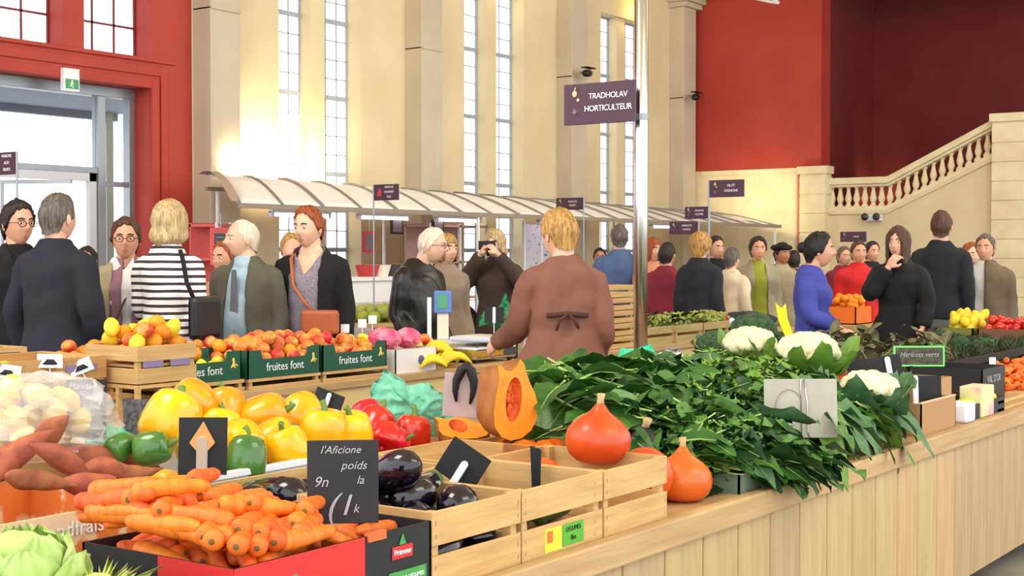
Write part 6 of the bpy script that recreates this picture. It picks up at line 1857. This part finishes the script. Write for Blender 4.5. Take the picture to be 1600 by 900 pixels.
F_blue = fabric('violet_blue_sweater', (70, 76, 168)); F_red = fabric('bright_red_sweater', (214, 36, 36)); F_brownj = fabric('brown_grey_jacket', (112, 96, 76)); F_dbrown = fabric('dark_brown_jacket', (72, 56, 48)); F_jeans = fabric('grey_jeans', (92, 94, 92))
F_salmon = fabric('salmon_top', (214, 140, 110)); F_lblue = fabric('light_blue_shirt', (176, 200, 216)); F_greentee = fabric('dark_green_cloth', (60, 84, 66))
F_strp = stripes('white_dark_stripes', (240, 236, 232), (58, 46, 52), 2, 26, .60, wob=.012)
F_quiltm = F_quilt
HANDB = ((.20, .12, 1.14), (.05, .17, .93))

def strap(root, pts, r, m, name='bag_strap'):
    return MB().tube(pts, r, 8, squash=.35).build(name, m, root, smooth=True)

# --- left group
person('woman in a black coat with short dark curly hair, cut off by the left edge', 26, 316, 7.7, .85, female=True, wide=1.05, skin_='warm', hair='dark', style={'kind': 'curly', 'curl': .012, 'vol': 1.0}, head_yaw=-.0,
       top=[dict(name='shirt', mat=F_black, sleeve='none', ease=.004), dict(name='coat', mat=F_black, hem=.60, ease=.03, collar=.03, open=(.02, .07))], glasses=True)
person('broad grey-haired man in a dark navy jacket seen from behind, at the left', 88, 304, 7.2, PI - .45, wide=1.22, skin_='fair', hair='grey', style={'kind': 'short'}, hair_thick=.010, head_yaw=.0, face_on=False, shoulder=1.16,
       arms={'L': ((.235, .0, 1.12), (.20, -.12, .90)), 'R': ((.245, .04, 1.12), (.24, -.05, .88))},
       top=[dict(name='jacket', mat=F_navy, hem=.72, ease=.028, collar=.035, sleeve='long')])
def lanyard(root, J, HM, s):
    strap(root, [J(.10, .0, 1.47), J(.07, -.10, 1.38), J(-.02, -.165, 1.15), J(-.10, -.165, .95)], .007, F_dbrown)
person('older woman with glasses in beige jacket and mauve top, facing the camera', 196, 342, 7.85, .12, female=True, wide=1.12, skin_='warm', hair='brown', style={'kind': 'curly', 'curl': .008, 'vol': .9}, glasses=True, head_yaw=.1,
       top=[dict(name='blouse', mat=F_white, sleeve='none', ease=.010, vneck=1.40), dict(name='sweater', mat=F_mauve, ease=.014, sleeve='none', open=(.018, .03, .02)), dict(name='jacket', mat=F_beige, ease=.030, open=(.085, .065), hem=.76, collar=.02)], extra=lanyard)
def shoulder_bag(root, J, HM, s):
    strap(root, [J(-.11, .06, 1.445), J(-.15, .10, 1.40), J(-.20, .14, 1.28), J(-.235, .12, 1.18)], .012, F_black)
    MB().box(-.03, .04, -.12, .12, -.18, .05).build('handbag', mat('black_bag_leather', (26, 24, 28), .4), root, bevel=.03, loc=J(-.245, .04, 1.16))
person('blond woman in a striped black and white top seen from behind', 263, 314, 7.46, PI - .35, female=True, wide=1.0, skin_='fair', hair='blond', style={'kind': 'bob', 'vol': 1.25}, face_on=False, head_yaw=.05, shoulder=1.08,
       arms={'R': ((.20, -.03, 1.13), (.18, -.26, 1.02)), 'L': ((.205, .02, 1.13), (.17, -.12, .93))},
       top=[dict(name='striped_top', mat=F_strp, sleeve='3q', ease=.016, hem=.86, folds=.012, neck=1.47)], extra=shoulder_bag)
def tie(root, J, HM, s):
    MB().prism([(-.014, 0), (.014, 0), (.028, -.30), (0, -.36), (-.028, -.30)], -.004, .004, 'y').build('tie', fabric('grey_striped_tie', (112, 118, 124)), root, loc=J(0, -.150, 1.40))
person('white-haired man in olive-grey jacket and light blue shirt, head turned left', 384, 343, 8.2, -.30, wide=1.15, belly=.03, skin_='pale', hair='white', style={'kind': 'balding'}, hair_thick=.008, head_yaw=-.75,
       top=[dict(name='shirt', mat=F_lblue, ease=.012, collar=.02), dict(name='jacket', mat=F_olive, ease=.034, open=(.10, .055), hem=.72, collar=.02)], extra=tie)
person('person with an orange-lit face between the striped woman and the white-haired man', 352, 378, 9.0, -.5, female=True, skin_='warm', hair='ginger', style={'kind': 'short'}, near=False,  # face has the shared warm skin colour
       top=[dict(name='jacket', mat=F_salmon, ease=.02)])
def crossbody(root, J, HM, s):
    m = mat('tan_leather', (176, 92, 52), .5)
    strap(root, [J(-.10, .02, 1.46), J(-.085, -.110, 1.40), J(-.045, -.190, 1.25), J(.02, -.200, 1.16), J(.07, -.19, 1.10)], .010, m)
    MB().box(-.10, .12, -.04, .03, -.10, .04).build('handbag', m, root, bevel=.02, loc=J(.11, -.20, 1.07))
person('auburn-haired woman in grey top and open black cardigan with tan shoulder bag', 486, 324, 8.35, -.18, female=True, wide=1.24, belly=.03, skin_='pale', hair='ginger', style={'kind': 'short', 'vol': 1.3}, head_yaw=-.30, head_pitch=.06, shoulder=1.1,
       top=[dict(name='grey_top', mat=F_tee, ease=.014, vneck=1.30, sleeve='none', hem=.80), dict(name='cardigan', mat=F_black, ease=.032, open=(.095, .085), hem=.66)], extra=crossbody)
person('person with tawny hair half hidden behind the auburn-haired woman', 455, 366, 10.0, .3, female=True, skin_='fair', hair='gold', style={'kind': 'curly', 'curl': .01}, near=False, face_on=False,
       top=[dict(name='jacket', mat=F_greentee, ease=.024)])
person('person in a dark green jacket behind the auburn-haired woman', 545, 372, 9.2, PI, wide=1.1, skin_='fair', hair='dark', near=False, face_on=False, top=[dict(name='jacket', mat=F_greentee, ease=.024)], style={'kind': 'short'}) if False else None
person('white-haired man in a black leather jacket and glasses, in profile facing right', 671, 355, 9.3, .95, hf=.09, wide=1.45, belly=.04, skin_='pale', hair='white', style={'kind': 'short'}, hair_thick=.008, glasses=True, head_yaw=.35, head_pitch=.10,
       arms={'L': ((.20, .02, 1.11), (.19, -.10, .88)), 'R': ((.21, .02, 1.11), (.19, -.10, .88))},
       top=[dict(name='leather_jacket', mat=F_leather, ease=.034, hem=.80, collar=.03, folds=.014)])
person('tan-haired woman hidden behind the man in black leather', 697, 366, 10.2, .6, female=True, skin_='fair', hair='gold', style={'kind': 'bob'}, near=False, top=[dict(name='jacket', mat=fabric('patterned_scarf_cloth', (150, 130, 110)), ease=.02)])
person('small person in red seen through the door glass beside the navy jacket', 136, 366, 10.2, 0, skin_='warm', hair='dark', near=False, top=[dict(name='jacket', mat=F_red, ease=.02)], height=1.50)
def camera_bag(root, J, HM, s):
    hp = HM @ Vector((0, -.17, -.005))
    MB().box(-.06, .06, -.035, .035, -.035, .035).tube([(0, -.03, 0), (0, -.08, 0)], .028, 14).build('camera', mat('black_camera_body', (18, 18, 20), .4), root, bevel=.005, loc=hp)
    strap(root, [J(-.14, .02, 1.46), J(-.17, -.08, 1.36), J(-.20, -.12, 1.18), J(-.22, -.05, 1.02)], .010, F_black)
    MB().ell((0, 0, 0), (.12, .10, .17), 20, 14).build('handbag', F_leather, root, smooth=True, loc=J(-.26, -.05, .92))
person('woman in a dark brown jacket holding a camera to her face', 776, 358, 11.0, .10 - .35, female=True, wide=1.15, skin_='pale', hair='blond', style={'kind': 'bob'}, head_yaw=-.15, head_pitch=.05,
       arms={'L': ((.26, -.12, 1.27), (.07, -.23, 1.50)), 'R': ((.26, -.13, 1.27), (.07, -.23, 1.50)), 'palmL': Vector((1, 0, 0)), 'palmR': Vector((-1, 0, 0))}, curl=1.1,
       top=[dict(name='jacket', mat=F_dbrown, ease=.032, hem=.80)], extra=camera_bag)
# --- vendor in brown
def brown_details(root, J, HM, s):
    MB().tube([J(-.10, .128, 1.19), J(0, .150, 1.20), J(.10, .128, 1.19)], .012 * s, 8).tube([J(0, .150, 1.20), J(.04, .165, 1.17), J(.06, .165, 1.12)], .008 * s, 6).tube([J(0, .150, 1.20), J(-.03, .165, 1.17), J(-.05, .165, 1.13)], .008 * s, 6).build('waist_tie', fabric('dark_brown_tie', (84, 46, 40)), root, smooth=True)
person('blond vendor in a brown belted jacket and brown trousers seen from behind', 880, 328, 6.7, PI + .12, female=True, wide=1.16, skin_='fair', hair='gold', style={'kind': 'short', 'curl': .006, 'vol': 1.3}, face_on=False, head_yaw=.45, head_pitch=.12, shoulder=1.15,
       arms={'L': ((.205, .03, 1.12), (.19, -.14, .93)), 'R': ((.235, -.05, 1.13), (.30, -.28, 1.03))}, legs=F_brownT,
       top=[dict(name='brown_jacket', mat=F_brown, ease=.026, hem=.93, flare=.06, fz=1.20, collar=.03, folds=.014, sleeve='long')], extra=brown_details)
# --- middle distance
MID = [
 ('person in a denim blue shirt seen from behind, left of the steel pole', 968, 352, 13.0, PI, dict(wide=1.2, skin_='fair', hair='grey', face_on=False, top=[dict(name='shirt', mat=F_denim, ease=.03)])),
 ('small dark-haired person far behind the vendor in brown', 937, 388, 16.0, 0, dict(skin_='tan', hair='black', top=[dict(name='jacket', mat=fabric('dull_olive', (96, 92, 60)), ease=.02)])),
 ('ginger-haired person in a salmon top directly right of the steel pole', 1018, 372, 12.9, .6, dict(female=True, skin_='warm', hair='ginger', style={'kind': 'bob'}, top=[dict(name='top', mat=F_salmon, ease=.02)])),
 ('dark-haired person in a maroon top bending forward', 1042, 380, 12.4, PI - .5, dict(skin_='warm', hair='dark', face_on=False, top=[dict(name='maroon_top', mat=F_maroon, ease=.03)])),
 ('blond curly-haired person in a black quilted jacket seen from behind', 1094, 364, 11.7, PI - .55, dict(female=True, wide=.95, skin_='pale', hair='gold', style={'kind': 'curly', 'curl': .018, 'vol': 1.4}, face_on=False, top=[dict(name='quilted_jacket', mat=F_quilt, ease=.034, collar=.03, folds=.012)])),
 ('dark-haired person just behind the curly-haired one in the quilted jacket', 1118, 370, 13.6, .4, dict(skin_='warm', hair='dark', top=[dict(name='coat', mat=F_black, ease=.03)])),
 ('person in a cream coat with a dark cap of hair', 1143, 388, 13.0, PI - .7, dict(female=True, wide=1.1, skin_='pale', hair='grey', face_on=False, top=[dict(name='cream_coat', mat=F_cream, ease=.035, hem=.7, collar=.02)])),
 ('dark-haired woman in a grey cardigan over a lime green top', 1184, 371, 13.2, .05, dict(female=True, wide=1.22, skin_='warm', hair='dark', style={'kind': 'curly', 'curl': .01, 'vol': 1.3}, top=[dict(name='lime_top', mat=F_lime, ease=.014), dict(name='cardigan', mat=fabric('beige_grey_knit', (158, 150, 124)), ease=.034, open=(.09, .06), hem=.66)])),
 ('man in a black beret and beige jacket', 1221, 380, 14.0, .5, dict(wide=1.1, skin_='tan', hair='black', top=[dict(name='beige_jacket', mat=F_beige, ease=.03, hem=.74), ])),
 ('person in a dark jacket half hidden behind the beret man', 1240, 392, 14.8, PI, dict(wide=1.1, skin_='tan', hair='dark', face_on=False, top=[dict(name='dark_jacket', mat=F_black, ease=.03)])),
 ('person in a bright red sweater facing the camera', 1341, 377, 13.4, .1, dict(wide=1.3, skin_='warm', hair='brown', top=[dict(name='red_sweater', mat=F_red, ease=.032, hem=.80)])),
 ('dark-haired person behind the right shoulder of the red sweater', 1362, 378, 15.0, .3, dict(skin_='warm', hair='dark', top=[dict(name='black_jacket', mat=F_black, ease=.03)])),
 ('person in dull maroon between the blue sweater and the red sweater', 1318, 386, 15.2, .3, dict(skin_='warm', hair='grey', top=[dict(name='jacket', mat=F_maroon, ease=.03)])),
 ('fair person in a white shirt beside the man in the brown-grey jacket', 1515, 380, 12.4, .3, dict(skin_='pale', hair='ginger', top=[dict(name='white_shirt', mat=F_white, ease=.02)])),
 ('grey-haired man in an open brown-grey jacket and white shirt at the right', 1541, 367, 11.6, -.35, dict(wide=1.18, skin_='warm', hair='grey', head_yaw=-.2, top=[dict(name='shirt', mat=F_white, ease=.012), dict(name='jacket', mat=F_brownj, ease=.034, open=(.05, .05, -.06), hem=.68, collar=.02)])),
]
for (lab, px, py, D, f, kw) in MID:
    o = person(lab, px, py, D, f, near=False, **kw)
    if 'beret' in lab and 'man in' in lab:
        sH = o.location
        z = pD(px, py, D).z
        MB().ell((0, 0, z - .045), (.105, .12, .04), 20, 10).build('beret', F_black, o, smooth=True)
# --- right group
def apron(root, J, HM, s): pass
person('dark-haired woman in a violet-blue sweater turned right with crossed forearms', 1278, 365, 9.2, 1.15, hf=.04, female=True, wide=.9, skin_='warm', hair='black', style={'kind': 'curly', 'curl': .006, 'vol': 1.3, 'bun': 1}, head_yaw=.25, shoulder=1.05,
       arms={'L': ((.23, -.04, 1.13), (.06, -.24, 1.02)), 'R': ((.25, -.02, 1.12), (.06, -.22, .98)), 'palmL': Vector((0, 1, 0)), 'palmR': Vector((0, 1, 0))},
       top=[dict(name='blue_sweater', mat=F_blue, ease=.026, hem=.88, sleeve='3q', folds=.011)])
person('young woman with long dark hair in a black coat, one hand at her chin', 1405, 355, 10.3, -.45, female=True, wide=1.0, skin_='fair', hair='brown', style={'kind': 'long', 'vol': 1.3}, head_yaw=-.15,
       arms={'R': ((.24, -.05, 1.14), (.20, -.14, .95)), 'L': ((.20, -.16, 1.20), (.045, -.17, 1.40)), 'palmL': Vector((.4, .9, 0))}, curl=.9,
       top=[dict(name='black_coat', mat=F_black, ease=.034, hem=.45, flare=.06, collar=.05, folds=.012)])
person('tall man with short brown hair in a dark navy sweater seen from behind', 1470, 330, 11.4, PI - .15, wide=.85, skin_='fair', hair='brown', style={'kind': 'short'}, hair_thick=.008, face_on=False, head_yaw=-.2, legs=F_jeans, shoulder=1.08,
       arms={'R': ((.19, .03, 1.12), (.17, -.08, .92)), 'L': ((.20, .04, 1.12), (.21, .0, .86))},
       top=[dict(name='navy_sweater', mat=fabric('black_navy_knit', (26, 30, 38)), ease=.022, hem=.88)])
